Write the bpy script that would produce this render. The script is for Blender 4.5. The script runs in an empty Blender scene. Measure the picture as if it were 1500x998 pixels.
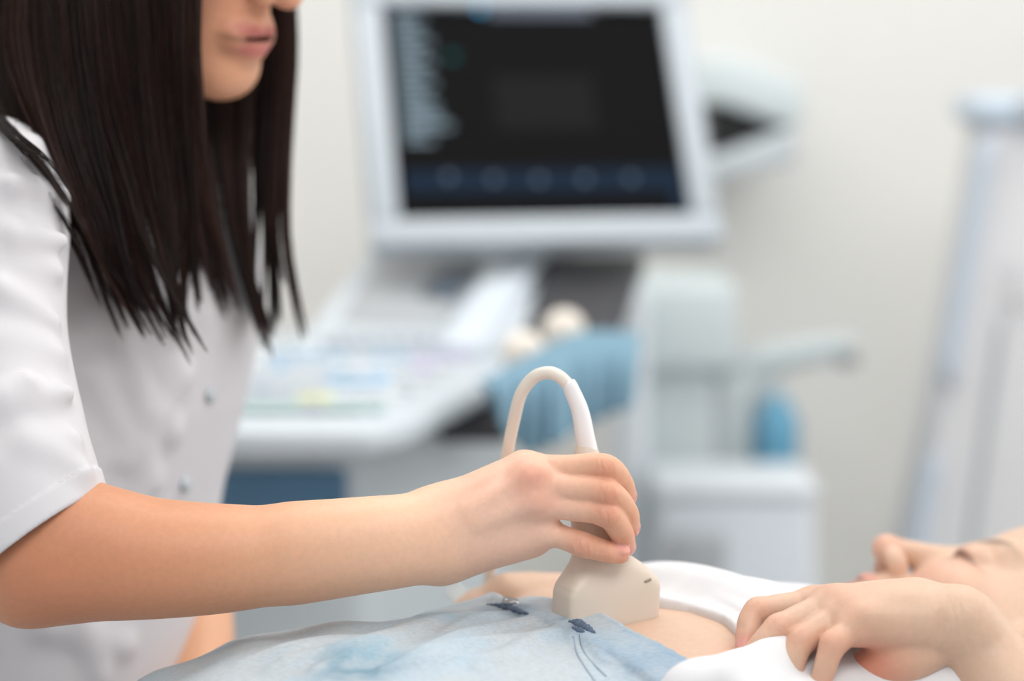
import bpy, math, random
import numpy as np
rng = np.random.default_rng(7); random.seed(7)
scene = bpy.context.scene
COL = scene.collection
f32 = np.float32
# ------------------------------------------------------------------ camera
FP = 2917.0; PIT = math.radians(8)
FW = np.array([0, math.cos(PIT), -math.sin(PIT)]); UP = np.array([0, math.sin(PIT), math.cos(PIT)])
RT = np.array([1.0, 0, 0]); CAM = np.array([0, 0, 1.2])
def P(px, py, d):                      # photo pixel (1500x998) at depth d -> place in the room
    return CAM + d*FW + (px-750)/FP*d*RT - (py-499)/FP*d*UP
def proj(v):
    q = np.asarray(v)-CAM; d = q@FW
    return 750+FP*(q@RT)/d, 499-FP*(q@UP)/d, d
cd = bpy.data.cameras.new('camera'); cam = bpy.data.objects.new('camera', cd); COL.objects.link(cam)
cam.location = CAM; cam.rotation_euler = (math.radians(90)-PIT, 0, 0)
cd.lens = 70; cd.sensor_width = 36; cd.clip_start = .05
cd.dof.use_dof = True; cd.dof.focus_distance = 1.212; cd.dof.aperture_fstop = 2.25
scene.camera = cam
vs = scene.view_settings
scene.display_settings.display_device = 'sRGB'
vs.view_transform = 'Standard'; vs.look = 'None'; vs.gamma = 1; vs.use_curve_mapping = False; vs.exposure = 0.0

# ------------------------------------------------------------------ implicit surfaces
def nrm(v): v = np.asarray(v, float); return v/np.linalg.norm(v)
def sstep(a, b, x):
    t = np.clip((x-a)/(b-a), 0, 1); return t*t*(3-2*t)
def smin(a, b, k):
    h = np.clip(.5+.5*(b-a)/k, 0, 1); return b+(a-b)*h-k*h*(1-h)
def smax(a, b, k): return -smin(-a, -b, k)
def d_cone(X, Y, Z, a, ra, b, rb, flat=None):
    a = np.asarray(a, float); b = np.asarray(b, float); ab = b-a; L = ab@ab+1e-12
    t = np.clip(((X-a[0])*ab[0]+(Y-a[1])*ab[1]+(Z-a[2])*ab[2])/L, 0, 1)
    vx = X-a[0]-t*ab[0]; vy = Y-a[1]-t*ab[1]; vz = Z-a[2]-t*ab[2]
    if flat is not None:
        n, s = flat; q = (vx*n[0]+vy*n[1]+vz*n[2])*(1/s-1); vx = vx+n[0]*q; vy = vy+n[1]*q; vz = vz+n[2]*q
    return np.sqrt(vx*vx+vy*vy+vz*vz)-(ra+(rb-ra)*t)
def d_ell(X, Y, Z, c, r, M=np.eye(3)):
    x, y, z = X-c[0], Y-c[1], Z-c[2]
    q = [(M[i][0]*x+M[i][1]*y+M[i][2]*z) for i in range(3)]
    k0 = np.sqrt(sum((q[i]/r[i])**2 for i in range(3))); k1 = np.sqrt(sum((q[i]/r[i]**2)**2 for i in range(3)))+1e-6
    return k0*(k0-1)/k1
class Fld:
    def __init__(s, lo, hi, h):
        s.h = h; s.ax = [np.arange(lo[i], hi[i]+h, h).astype(f32) for i in range(3)]
        s.d = np.full([len(a) for a in s.ax], .05, f32)
    def win(s, lo, hi):
        sl = []
        for i in range(3):
            i0 = int(np.searchsorted(s.ax[i], lo[i])); i1 = int(np.searchsorted(s.ax[i], hi[i]))
            if i1-i0 < 1: return None
            sl.append(slice(i0, i1))
        return tuple(sl), s.ax[0][sl[0]][:, None, None], s.ax[1][sl[1]][None, :, None], s.ax[2][sl[2]][None, None, :]
    def op(s, fn, lo, hi, k, mode='u'):
        w = s.win(lo, hi)
        if w is None: return s
        sl, X, Y, Z = w; d = fn(X, Y, Z).astype(f32)
        if callable(k): k = k(X, Y, Z)
        s.d[sl] = smin(s.d[sl], d, k) if mode == 'u' else smax(s.d[sl], -d, k) if mode == 's' else smax(s.d[sl], d, k)
        return s
    def cone(s, a, ra, b, rb, k=.006, flat=None, mode='u'):
        pad = max(ra, rb)+(k if not callable(k) else .012)+.006
        return s.op(lambda X, Y, Z: d_cone(X, Y, Z, a, ra, b, rb, flat), np.minimum(a, b)-pad, np.maximum(a, b)+pad, k, mode)
    def chain(s, pts, k=.006, flat=None, mode='u'):      # pts: [(p, r), ...]
        q = np.array([[*p, r] for p, r in pts], float)
        if len(q) > 2: q = catmull(q, 16*(len(q)-1)+1)
        pad = q[:, 3].max()+(k if not callable(k) else .012)+.006
        def fn(X, Y, Z):
            d = None
            for a, b in zip(q, q[1:]):
                e = d_cone(X, Y, Z, a[:3], a[3], b[:3], b[3], flat); d = e if d is None else np.minimum(d, e)
            return d
        return s.op(fn, q[:, :3].min(0)-pad, q[:, :3].max(0)+pad, k, mode)
    def ell(s, c, r, M=np.eye(3), k=.006, mode='u'):
        c = np.asarray(c, float); pad = max(r)+k+.006
        return s.op(lambda X, Y, Z: d_ell(X, Y, Z, c, r, M), c-pad, c+pad, k, mode)
    def everywhere(s, fn, k, mode):
        return s.op(fn, [a[0]-1 for a in s.ax], [a[-1]+1 for a in s.ax], k, mode)
    def mesh(s, smooth=1, project=True):
        d = s.d; I = d < 0; nx, ny, nz = d.shape
        c = np.zeros((nx-1, ny-1, nz-1), np.uint8)
        for i in (0, 1):
            for j in (0, 1):
                for k in (0, 1): c += I[i:nx-1+i, j:ny-1+j, k:nz-1+k]
        cell = np.argwhere((c > 0) & (c < 8)); idx = np.full(c.shape, -1, np.int64); idx[tuple(cell.T)] = np.arange(len(cell))
        acc = np.zeros((len(cell), 3)); cnt = np.zeros(len(cell))
        offs = [(i, j, k) for i in (0, 1) for j in (0, 1) for k in (0, 1)]
        V = {o: d[cell[:, 0]+o[0], cell[:, 1]+o[1], cell[:, 2]+o[2]] for o in offs}
        for o in offs:
            for ax in range(3):
                if o[ax]: continue
                o2 = list(o); o2[ax] = 1; o2 = tuple(o2); a, b = V[o], V[o2]; m = (a < 0) != (b < 0)
                t = np.where(m, a/np.where(m, a-b, 1), 0)
                p = np.zeros((len(cell), 3))+np.array(o); p[:, ax] = t
                acc[m] += p[m]; cnt[m] += 1
        v = (cell+acc/cnt[:, None])*s.h+np.array([a[0] for a in s.ax])
        Q = []
        for ax in range(3):
            b, e = (ax+1) % 3, (ax+2) % 3
            sa = [slice(None)]*3; sb = [slice(None)]*3; sa[ax] = slice(0, -1); sb[ax] = slice(1, None)
            m = I[tuple(sa)] != I[tuple(sb)]; ed = np.argwhere(m)
            ed = ed[(ed[:, b] > 0) & (ed[:, e] > 0) & (ed[:, b] < d.shape[b]-1) & (ed[:, e] < d.shape[e]-1)]
            ins = I[ed[:, 0], ed[:, 1], ed[:, 2]]
            def at(db, de):
                q = ed.copy(); q[:, b] += db; q[:, e] += de; return idx[q[:, 0], q[:, 1], q[:, 2]]
            q = np.stack([at(-1, -1), at(0, -1), at(0, 0), at(-1, 0)], 1)
            q[~ins] = q[~ins][:, ::-1]; Q.append(q)
        Q = np.concatenate(Q); Q = Q[(Q >= 0).all(1)]
        for _ in range(smooth):
            for lam in (.5, -.52):
                A = np.zeros_like(v); n = np.zeros(len(v))
                for i in range(4):
                    a, b = Q[:, i], Q[:, (i+1) % 4]
                    for x in range(3): A[:, x] += np.bincount(a, v[b, x], len(v))+np.bincount(b, v[a, x], len(v))
                    n += np.bincount(a, minlength=len(v))+np.bincount(b, minlength=len(v))
                v = v+lam*(A/np.maximum(n, 1)[:, None]-v)
        o = np.array([a[0] for a in s.ax]); top = np.array(d.shape)-1.001
        def samp(p):                          # trilinear field value
            g = np.clip((p-o)/s.h, 0, top); i = g.astype(int); f = g-i; r = 0
            for a in (0, 1):
                for b in (0, 1):
                    for e in (0, 1):
                        w = (f[:, 0] if a else 1-f[:, 0])*(f[:, 1] if b else 1-f[:, 1])*(f[:, 2] if e else 1-f[:, 2]); r = r+w*d[i[:, 0]+a, i[:, 1]+b, i[:, 2]+e]
            return r
        for _ in range(2 if project else 0):  # pull the vertices onto the surface itself
            G = np.stack([samp(v+s.h*.9*e)-samp(v-s.h*.9*e) for e in np.eye(3)], 1)/(1.8*s.h)
            g2 = np.maximum((G*G).sum(1), .15); st = -samp(v)/g2
            v = v+np.clip(st, -.5*s.h, .5*s.h)[:, None]*G
        return v, Q
def join(*ms):
    V, F, o = [], [], 0
    for v, q in ms:
        V.append(np.asarray(v, float)); F += [tuple(int(i)+o for i in f) for f in q] if not isinstance(q, np.ndarray) else (q+o).tolist(); o += len(v)
    return np.concatenate(V), F

# ------------------------------------------------------------------ scene objects
ROOT = {}
def thing(name, loc, label, cat, group=None):
    o = bpy.data.objects.new(name, None); COL.objects.link(o); o.location = loc; o.empty_display_size = .05
    o['label'] = label; o['category'] = cat
    if group: o['group'] = group
    ROOT[o.name] = np.array(loc, float); return o
def rootloc(o):
    while o.parent: o = o.parent
    return ROOT.get(o.name, np.zeros(3))
def obj(name, m, mat, parent=None, smooth=True, attrs=None, auto=None):
    v, q = m; v = np.asarray(v, float)
    if parent is not None: v = v-rootloc(parent)
    me = bpy.data.meshes.new(name); me.from_pydata(v.tolist(), [], q.tolist() if isinstance(q, np.ndarray) else [tuple(f) for f in q]); me.update()
    if smooth: me.polygons.foreach_set('use_smooth', [True]*len(me.polygons))
    me.materials.append(mat)
    for nm, arr in (attrs or {}).items():
        arr = np.asarray(arr, f32)
        if arr.ndim == 2:
            a = me.attributes.new(nm, 'FLOAT_COLOR', 'POINT'); c = np.ones((len(v), 4), f32); c[:, :3] = arr; a.data.foreach_set('color', c.ravel())
        else:
            a = me.attributes.new(nm, 'FLOAT', 'POINT'); a.data.foreach_set('value', arr)
    o = bpy.data.objects.new(name, me); COL.objects.link(o)
    if parent is not None: o.parent = parent
    if auto and smooth: me.set_sharp_from_angle(angle=math.radians(auto))
    return o
def tag(o, label, cat, group=None):
    o['label'] = label; o['category'] = cat
    if group: o['group'] = group
    return o
def struct(o): o['kind'] = 'structure'; return o

# plain solids -> (verts, faces)
def Rz(a): c, s = math.cos(a), math.sin(a); return np.array([[c, -s, 0], [s, c, 0], [0, 0, 1.]])
def frame(a, b):                          # columns: a, b', a x b'
    a = nrm(a); b = np.asarray(b, float); b = nrm(b-(b@a)*a); return np.stack([a, b, np.cross(a, b)], 1)
def bevel(m, w, seg=2):
    import bmesh
    bm = bmesh.new(); vs_ = [bm.verts.new(p) for p in m[0]]
    for f in m[1]:
        try: bm.faces.new([vs_[i] for i in f])
        except ValueError: pass
    bmesh.ops.recalc_face_normals(bm, faces=bm.faces)
    ed = [e for e in bm.edges if len(e.link_faces) == 2 and e.calc_face_angle(0) > .4]
    bmesh.ops.bevel(bm, geom=ed, offset=w, segments=seg, profile=.5, affect='EDGES')
    bm.verts.index_update(); r = np.array([v.co[:] for v in bm.verts]), [tuple(v.index for v in f.verts) for f in bm.faces]; bm.free(); return r
def box(c, s, M=None, bev=0, seg=2):
    M = np.eye(3) if M is None else M
    v = np.array([(x, y, z) for x in (-.5, .5) for y in (-.5, .5) for z in (-.5, .5)])*np.array(s)
    q = [(0, 1, 3, 2), (4, 6, 7, 5), (0, 4, 5, 1), (2, 3, 7, 6), (0, 2, 6, 4), (1, 5, 7, 3)]
    m = (v, q)
    if bev: m = bevel(m, bev, seg)
    return m[0]@M.T+np.array(c), m[1]
def prism(poly, z0, z1, bev=0, seg=3):    # poly in plan, or with z1/z0 arrays
    n = len(poly); p = np.array(poly, float); z0 = np.broadcast_to(z0, n); z1 = np.broadcast_to(z1, n)
    v = np.concatenate([np.column_stack([p[:, :2], z0]), np.column_stack([p[:, :2], z1])])
    q = [tuple(range(n))[::-1], tuple(range(n, 2*n))]+[(i, (i+1) % n, n+(i+1) % n, n+i) for i in range(n)]
    return bevel((v, q), bev, seg) if bev else (v, q)
def catmull(pts, n):
    p = np.asarray(pts, float); p = np.concatenate([[2*p[0]-p[1]], p, [2*p[-1]-p[-2]]]); m = len(p)-3
    t = np.linspace(0, m-1e-6, n); i = t.astype(int); u = (t-i)[:, None]
    a, b, c, d = p[i], p[i+1], p[i+2], p[i+3]
    return .5*(2*b+(c-a)*u+(2*a-5*b+4*c-d)*u**2+(3*b-a-3*c+d)*u**3)
def tube(path, rad, sides=16, cap=True):
    p = np.asarray(path, float); n = len(p); rad = np.broadcast_to(rad, n)
    T = np.gradient(p, axis=0); T /= np.linalg.norm(T, axis=1)[:, None]
    N = np.cross(T[0], [0, .3, 1.]); N /= np.linalg.norm(N); V = []
    a = np.arange(sides)/sides*2*math.pi
    for i in range(n):
        N = nrm(N-(N@T[i])*T[i]); B = np.cross(T[i], N)
        V.append(p[i]+rad[i]*(np.cos(a)[:, None]*N+np.sin(a)[:, None]*B))
    q = [(i*sides+j, i*sides+(j+1) % sides, (i+1)*sides+(j+1) % sides, (i+1)*sides+j) for i in range(n-1) for j in range(sides)]
    if cap: q += [tuple(range(sides))[::-1], tuple((n-1)*sides+j for j in range(sides))]
    return np.concatenate(V), q
def lathe(prof, c, sides=28, M=None):     # prof [(r,z)]
    a = np.arange(sides)/sides*2*math.pi; V = np.concatenate([np.column_stack([r*np.cos(a), r*np.sin(a), np.full(sides, z)]) for r, z in prof])
    n = len(prof); q = [(i*sides+j, i*sides+(j+1) % sides, (i+1)*sides+(j+1) % sides, (i+1)*sides+j) for i in range(n-1) for j in range(sides)]
    q += [tuple(range(sides))[::-1], tuple((n-1)*sides+j for j in range(sides))]
    if M is not None: V = V@M.T
    return V+np.array(c), q

# ------------------------------------------------------------------ materials
def lin(r, g, b):
    return tuple(((c/255)/12.92 if c/255 <= .04045 else ((c/255+.055)/1.055)**2.4) for c in (r, g, b))
def mat(name, rgb, rough=.5, spec=.5, noise=0, nscale=60, bump=0, bscale=400, metal=0, attr=None, sss=0, emit=None, estr=1, coat=0):
    m = bpy.data.materials.new(name); m.use_nodes = True; nt = m.node_tree; N = nt.nodes; L = nt.links
    b = N['Principled BSDF']; b.inputs['Roughness'].default_value = rough; b.inputs['Specular IOR Level'].default_value = spec
    b.inputs['Metallic'].default_value = metal; b.inputs['Coat Weight'].default_value = coat
    col = lin(*rgb)+(1,); b.inputs['Base Color'].default_value = col
    tc = N.new('ShaderNodeTexCoord'); out = None
    if attr:
        a = N.new('ShaderNodeAttribute'); a.attribute_name = attr; out = a.outputs['Color']
    if noise:
        t = N.new('ShaderNodeTexNoise'); t.inputs['Scale'].default_value = nscale; t.inputs['Detail'].default_value = 4
        L.new(tc.outputs['Object'], t.inputs['Vector'])
        mr = N.new('ShaderNodeMapRange'); mr.inputs[1].default_value = .3; mr.inputs[2].default_value = .7; mr.inputs[3].default_value = 1-noise; mr.inputs[4].default_value = 1+noise*.6
        L.new(t.outputs['Fac'], mr.inputs[0])
        mx = N.new('ShaderNodeMix'); mx.data_type = 'RGBA'; mx.blend_type = 'MULTIPLY'; mx.inputs[0].default_value = 1; mx.clamp_result = False
        if out: L.new(out, mx.inputs[6])
        else: mx.inputs[6].default_value = col
        L.new(mr.outputs[0], mx.inputs[7]); out = mx.outputs[2]
    if out: L.new(out, b.inputs['Base Color'])
    if bump:
        t = N.new('ShaderNodeTexNoise'); t.inputs['Scale'].default_value = bscale; t.inputs['Detail'].default_value = 3
        L.new(tc.outputs['Object'], t.inputs['Vector'])
        bp = N.new('ShaderNodeBump'); bp.inputs['Strength'].default_value = bump; bp.inputs['Distance'].default_value = .001
        L.new(t.outputs['Fac'], bp.inputs['Height']); L.new(bp.outputs[0], b.inputs['Normal'])
    if sss:
        b.inputs['Subsurface Weight'].default_value = sss; b.inputs['Subsurface Radius'].default_value = (1, .35, .2); b.inputs['Subsurface Scale'].default_value = .004
    if emit:
        b.inputs['Emission Color'].default_value = lin(*emit)+(1,); b.inputs['Emission Strength'].default_value = estr
    return m
def skin_mat(name):
    m = mat(name, (225, 172, 142), rough=.46, spec=.4, noise=.04, nscale=260, attr='tint', sss=.22)
    N = m.node_tree.nodes; L = m.node_tree.links; b = N['Principled BSDF']
    tc = [n for n in N if n.type == 'TEX_COORD'][0]
    wv = N.new('ShaderNodeTexWave'); wv.wave_type = 'BANDS'; wv.bands_direction = 'X'; wv.inputs['Scale'].default_value = 62; wv.inputs['Distortion'].default_value = 11
    wv.inputs['Detail'].default_value = 2; wv.inputs['Detail Scale'].default_value = 1.2
    L.new(tc.outputs['Object'], wv.inputs['Vector'])
    a = N.new('ShaderNodeAttribute'); a.attribute_name = 'wrinkle'
    mu = N.new('ShaderNodeMath'); mu.operation = 'MULTIPLY'; L.new(wv.outputs['Fac'], mu.inputs[0]); L.new(a.outputs['Fac'], mu.inputs[1])
    b1 = N.new('ShaderNodeBump'); b1.inputs['Strength'].default_value = .42; b1.inputs['Distance'].default_value = .0012; L.new(mu.outputs[0], b1.inputs['Height'])
    t = N.new('ShaderNodeTexVoronoi'); t.inputs['Scale'].default_value = 1100; L.new(tc.outputs['Object'], t.inputs['Vector'])
    b2 = N.new('ShaderNodeBump'); b2.inputs['Strength'].default_value = .12; b2.inputs['Distance'].default_value = .0004
    L.new(t.outputs['Distance'], b2.inputs['Height']); L.new(b1.outputs[0], b2.inputs['Normal']); L.new(b2.outputs[0], b.inputs['Normal'])
    g = N.new('ShaderNodeAttribute'); g.attribute_name = 'gloss'
    mr = N.new('ShaderNodeMapRange'); mr.inputs[3].default_value = .46; mr.inputs[4].default_value = .22; L.new(g.outputs['Fac'], mr.inputs[0]); L.new(mr.outputs[0], b.inputs['Roughness'])
    return m
M_skin = skin_mat('skin')
M_white = mat('white_cotton', (214, 212, 216), rough=.85, spec=.2, bump=.12, bscale=1500)
M_shirt = mat('white_jersey', (222, 222, 225), rough=.9, spec=.15, bump=.1, bscale=1800)
M_probe = mat('ivory_plastic', (216, 202, 188), rough=.38, spec=.5, bump=.02, bscale=900)
M_cable = mat('cream_rubber', (232, 224, 214), rough=.42, spec=.45)
M_relief = mat('white_rubber', (238, 236, 238), rough=.45, spec=.4)
M_dark = mat('dark_plastic', (32, 32, 34), rough=.45)
M_slot = mat('slot_grey', (150, 140, 122), rough=.5)
M_mac = mat('machine_white', (198, 206, 213), rough=.4, noise=.02, nscale=20)
M_mon = mat('monitor_grey', (176, 184, 192), rough=.4, noise=.02, nscale=20)
M_macg = mat('machine_grey', (196, 204, 209), rough=.45, noise=.02, nscale=20)
M_blue = mat('machine_slate_blue', (82, 122, 152), rough=.5, noise=.04, nscale=12)
M_grey = mat('panel_grey', (168, 172, 176), rough=.45, noise=.03, nscale=30)
M_char = mat('charcoal_panel', (58, 58, 62), rough=.5, noise=.05, nscale=30)
M_cloth = mat('blue_paper_cloth', (122, 154, 172), rough=.9, spec=.1, noise=.06, nscale=120)
M_bottle = mat('blue_liquid_bottle', (112, 176, 208), rough=.2, spec=.5)
M_pale = mat('pale_grey_green_plastic', (208, 218, 220), rough=.45, noise=.015, nscale=15)
M_tower = mat('pale_grey_lacquer', (215, 215, 218), rough=.5, noise=.02, nscale=8)
M_strip = mat('powder_blue_strip', (192, 204, 218), rough=.45)
M_wall = mat('wall_paint', (229, 228, 225), rough=.9, spec=.2, noise=.015, nscale=3, bump=.05, bscale=120)
M_floor = mat('vinyl_floor', (214, 214, 212), rough=.4, noise=.06, nscale=9)
M_ceil = mat('ceiling_paint', (240, 240, 238), rough=.95, noise=.01, nscale=4)
M_vinyl = mat('couch_vinyl', (120, 150, 170), rough=.5, noise=.03, nscale=30)
M_sheet = mat('couch_sheet', (222, 224, 226), rough=.9, noise=.02, nscale=40)
M_steel = mat('brushed_steel', (190, 192, 196), rough=.3, metal=1, noise=.04, nscale=80)
M_hair = mat('brown_hair', (44, 28, 24), rough=.45, spec=.22, attr='tint')
def denim_mat():
    m = mat('washed_denim', (200, 215, 225), rough=.9, spec=.15, attr='tint')
    N = m.node_tree.nodes; L = m.node_tree.links; b = N['Principled BSDF']; tc = [n for n in N if n.type == 'TEX_COORD'][0]
    at = [n for n in N if n.type == 'ATTRIBUTE'][0]
    mp = N.new('ShaderNodeMapping'); mp.inputs['Rotation'].default_value = (0, 0, .5); mp.inputs['Scale'].default_value = (260, 1700, 600); L.new(tc.outputs['Object'], mp.inputs[0])
    t = N.new('ShaderNodeTexNoise'); t.inputs['Scale'].default_value = 1; t.inputs['Detail'].default_value = 2; L.new(mp.outputs[0], t.inputs['Vector'])
    mr = N.new('ShaderNodeMapRange'); mr.inputs[1].default_value = .35; mr.inputs[2].default_value = .65; mr.inputs[3].default_value = .86; mr.inputs[4].default_value = 1.06; L.new(t.outputs['Fac'], mr.inputs[0])
    mx = N.new('ShaderNodeMix'); mx.data_type = 'RGBA'; mx.blend_type = 'MULTIPLY'; mx.inputs[0].default_value = 1
    L.new(at.outputs['Color'], mx.inputs[6]); L.new(mr.outputs[0], mx.inputs[7]); L.new(mx.outputs[2], b.inputs['Base Color'])
    bp = N.new('ShaderNodeBump'); bp.inputs['Strength'].default_value = .35; bp.inputs['Distance'].default_value = .0006; L.new(t.outputs['Fac'], bp.inputs['Height']); L.new(bp.outputs[0], b.inputs['Normal'])
    return m
M_denim = denim_mat()
M_thread = mat('denim_thread', (150, 166, 182), rough=.9)
M_seam = mat('denim_navy', (98, 114, 136), rough=.9, noise=.25, nscale=500)

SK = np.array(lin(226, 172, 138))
def paint(v, base, blobs):                # blobs: (centre, radius or (rx,ry,rz,M), rgb, strength)
    c = np.tile(np.asarray(base, float), (len(v), 1))
    for b in blobs:
        ctr, r, rgb, s = b
        w = s*np.exp(-np.sum(((v-ctr)/r)**2, 1))[:, None] if np.isscalar(r) else s*np.exp(-np.sum((((v-ctr)@r[1].T)/np.array(r[0]))**2, 1)**1.5)[:, None]
        c = c*(1-w)+np.array(lin(*rgb))*w
    return c
def spot(v, pts):
    w = np.zeros(len(v))
    for c, r, s in pts: w = np.maximum(w, s*np.exp(-np.sum(((v-c)/r)**2, 1)))
    return w

# ------------------------------------------------------------------ heads
def rot_ypr(y, p, r):
    cy, sy, cp, sp, cr, sr = math.cos(y), math.sin(y), math.cos(p), math.sin(p), math.cos(r), math.sin(r)
    return np.array([[cy, -sy, 0], [sy, cy, 0], [0, 0, 1]])@np.array([[cp, 0, sp], [0, 1, 0], [-sp, 0, cp]])@np.array([[1, 0, 0], [0, cr, -sr], [0, sr, cr]])
def head_field(R, O, h, neck, extra=()):
    L = lambda x, y, z: O+R@np.array([x, y, z])
    corners = np.array([L(x, y, z) for x in (-.13, .135) for y in (-.1, .1) for z in (-.15, .14)]+[p for p, r in neck])
    F = Fld(corners.min(0)-.02, corners.max(0)+.02, h); M = R.T
    F.ell(L(-.012, 0, .035), (.096, .075, .092), M)
    F.ell(L(.022, 0, -.02), (.066, .064, .085), M, k=.02)
    F.ell(L(.03, 0, .055), (.055, .058, .05), M, k=.02)
    for s in (1, -1):
        F.cone(L(-.002, s*.058, -.045), .016, L(.03, s*.045, -.085), .016, .02)
        F.cone(L(.03, s*.045, -.085), .016, L(.068, s*.014, -.107), .016, .02)
        F.ell(L(.052, s*.042, -.03), (.028, .024, .02), M, k=.02)                # cheek
        F.cone(L(.078, s*.012, .02), .008, L(.066, s*.045, .022), .009, .014)    # brow ridge
        F.ell(L(.073, s*.033, .001), (.0145, .017, .012), M, k=.004)             # closed lid
        F.ell(L(-.006, s*.076, -.008), (.019, .006, .031), rot_ypr(s*.5, 0, 0).T@M if False else M, k=.004)  # ear
        F.ell(L(.000, s*.0815, -.004), (.009, .004, .016), M, k=.003, mode='s')
        F.cone(L(.0885, s*.018, -.0732), .0034, L(.0955, s*.006, -.0655), .0046, .005)  # upper lip
        F.cone(L(.0870, s*.016, -.0768), .0040, L(.0905, s*.004, -.0815), .0064, .005)   # lower lip
    F.ell(L(.058, 0, -.078), (.034, .034, .036), M, k=.02)
    F.ell(L(.070, 0, -.106), (.018, .021, .017), M, k=.016)
    F.cone(L(.085, 0, -.058), .008, L(.09, 0, -.05), .007, .012)
    F.ell(L(.0935, 0, -.0733), (.0085, .0175, .0021), M, k=.0015, mode='s')
    for s in (1, -1): F.cone(L(.094, s*.008, -.0735), .0018, L(.0868, s*.0205, -.0752), .0016, .0015, mode='s')
    F.cone(L(.083, 0, .012), .0085, L(.110, 0, -.034), .0095, .012)
    F.ell(L(.112, 0, -.037), (.0108, .0105, .0095), M, k=.006)
    for s in (1, -1):
        F.ell(L(.0985, s*.0125, -.0405), (.0105, .0065, .008), M, k=.006)
        F.ell(L(.103, s*.0065, -.0492), (.006, .003, .004), M, k=.002, mode='s')
    F.cone(L(-.015, 0, -.05), .05, neck[0][0], neck[0][1], .03)
    for (a, ra), (b, rb) in zip(neck, neck[1:]): F.cone(a, ra, b, rb, .03)
    return F, L
def face_blobs(L, R, lip=(178, 88, 92)):
    M = R.T; B = []
    for s in (1, -1):
        B += [(L(.0935, s*.009, -.0672), ((.015, .0150, .0058), M), lip, .85), (L(.092, s*.008, -.0808), ((.015, .0145, .0066), M), lip, .85)]
        B += [(L(.087, s*.010, -.0738), ((.013, .0175, .0030), M), (48, 20, 22), 1.)]
        B += [(L(.073, s*.036, .0235), ((.025, .019, .0046), M), (80, 56, 46), .9), (L(.078, s*.037, -.0065), ((.03, .018, .0026), M), (50, 32, 28), .9)]
        B += [(L(.07, s*.04, -.035), .03, (226, 150, 128), .4), (L(.104, s*.0065, -.0485), .004, (120, 60, 50), .8)]
    B += [(L(.118, 0, -.036), .014, (224, 150, 128), .5)]
    return B

# ================================================================== DOCTOR
D = 1.215
H = lambda x, y, dd: P(x, y, D+dd)
sub_loc = P(60, 1000, 1.5)
doctor = thing('person', (sub_loc[0], sub_loc[1], 0), 'woman with long dark hair in a white tunic holding the probe on the bare belly', 'person')
# --- right forearm and hand
F = Fld(np.array(P(-70, 560, 1.29))*[1, 0, 0]+[0, 1.06, .70], np.array([P(960, 700, D)[0], 1.32, .99]), .0012)
DN = nrm([0, 1, .1])
F.chain([(P(5, 560, 1.245), .036), (P(62, 818, D), .037)], .02)
F.chain([(P(62, 818, D), .0345), (P(150, 817, D), .0385), (P(300, 819, D), .0342), (P(420, 812, D), .0292), (P(540, 797, D), .0238), (P(610, 786, D+.006), .0195)], .02)
F.ell(P(28, 868, D-.004), (.016, .016, .015), k=.02)
F.ell(P(120, 770, D-.004), (.034, .024, .021), k=.02)
F.chain([(P(440, 792, D-.002), .0170), (P(540, 779, D+.000), .0165), (P(600, 769, D+.004), .0158), (H(650, 752, .012), .0152)], .02)
F.chain([(P(440, 826, D+.002), .0170), (P(540, 819, D+.004), .0165), (P(600, 816, D+.007), .0155), (H(650, 812, .014), .0150)], .02)
MCP = {'i': H(768, 688, .016), 'm': H(777, 708, .006), 'r': H(785, 736, .006), 'p': H(789, 775, .012)}
for key, st, r0, r1 in (('i', H(640, 752, .014), .0145, .0116), ('m', H(640, 766, .010), .0140, .0110), ('r', H(640, 788, .010), .0140, .0108), ('p', H(640, 812, .014), .0140, .0105)):
    F.cone(st, r0, MCP[key], r1, .012)
F.cone(H(650, 822, .022), .0125, H(778, 789, .020), .0118, .012)
F.cone(H(650, 772, .026), .016, H(770, 735, .024), .014, .014)
F.ell(H(779, 697, -.0015), (.010, .008, .008), k=.010); F.ell(H(786, 734, -.002), (.009, .007, .007), k=.010)
for a_, b_ in (((690, 748), (770, 702)), ((700, 765), (776, 735))): F.cone(H(*a_, -.0035), .002, H(*b_, -.0045), .003, .009)
F.chain([(H(655, 755, .032), .0145), (H(735, 735, .049), .0130), (H(795, 738, .0575), .0102)], .012)
F.chain([(H(795, 738, .0575), .0100), (H(845, 734, .0580), .0088), (H(872, 731, .0545), .0068)], .004)
FING = {'i': [(MCP['i'], .0098), (H(886, 685, -.001), .0083), (H(911, 709, .016), .0073), (H(916, 727, .0315), .0064)],
        'm': [(MCP['m'], .0093), (H(889, 722, -.006), .0085), (H(917, 751, .011), .0076), (H(921, 772, .0275), .0064)],
        'r': [(MCP['r'], .0090), (H(888, 753, -.006), .0080), (H(911, 783, .009), .0074), (H(915, 799, .025), .0063)],
        'p': [(MCP['p'], .0086), (H(852, 797, .002), .0076), (H(884, 807, .004), .0069), (H(908, 812, .009), .0060)]}
nails = []
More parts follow.
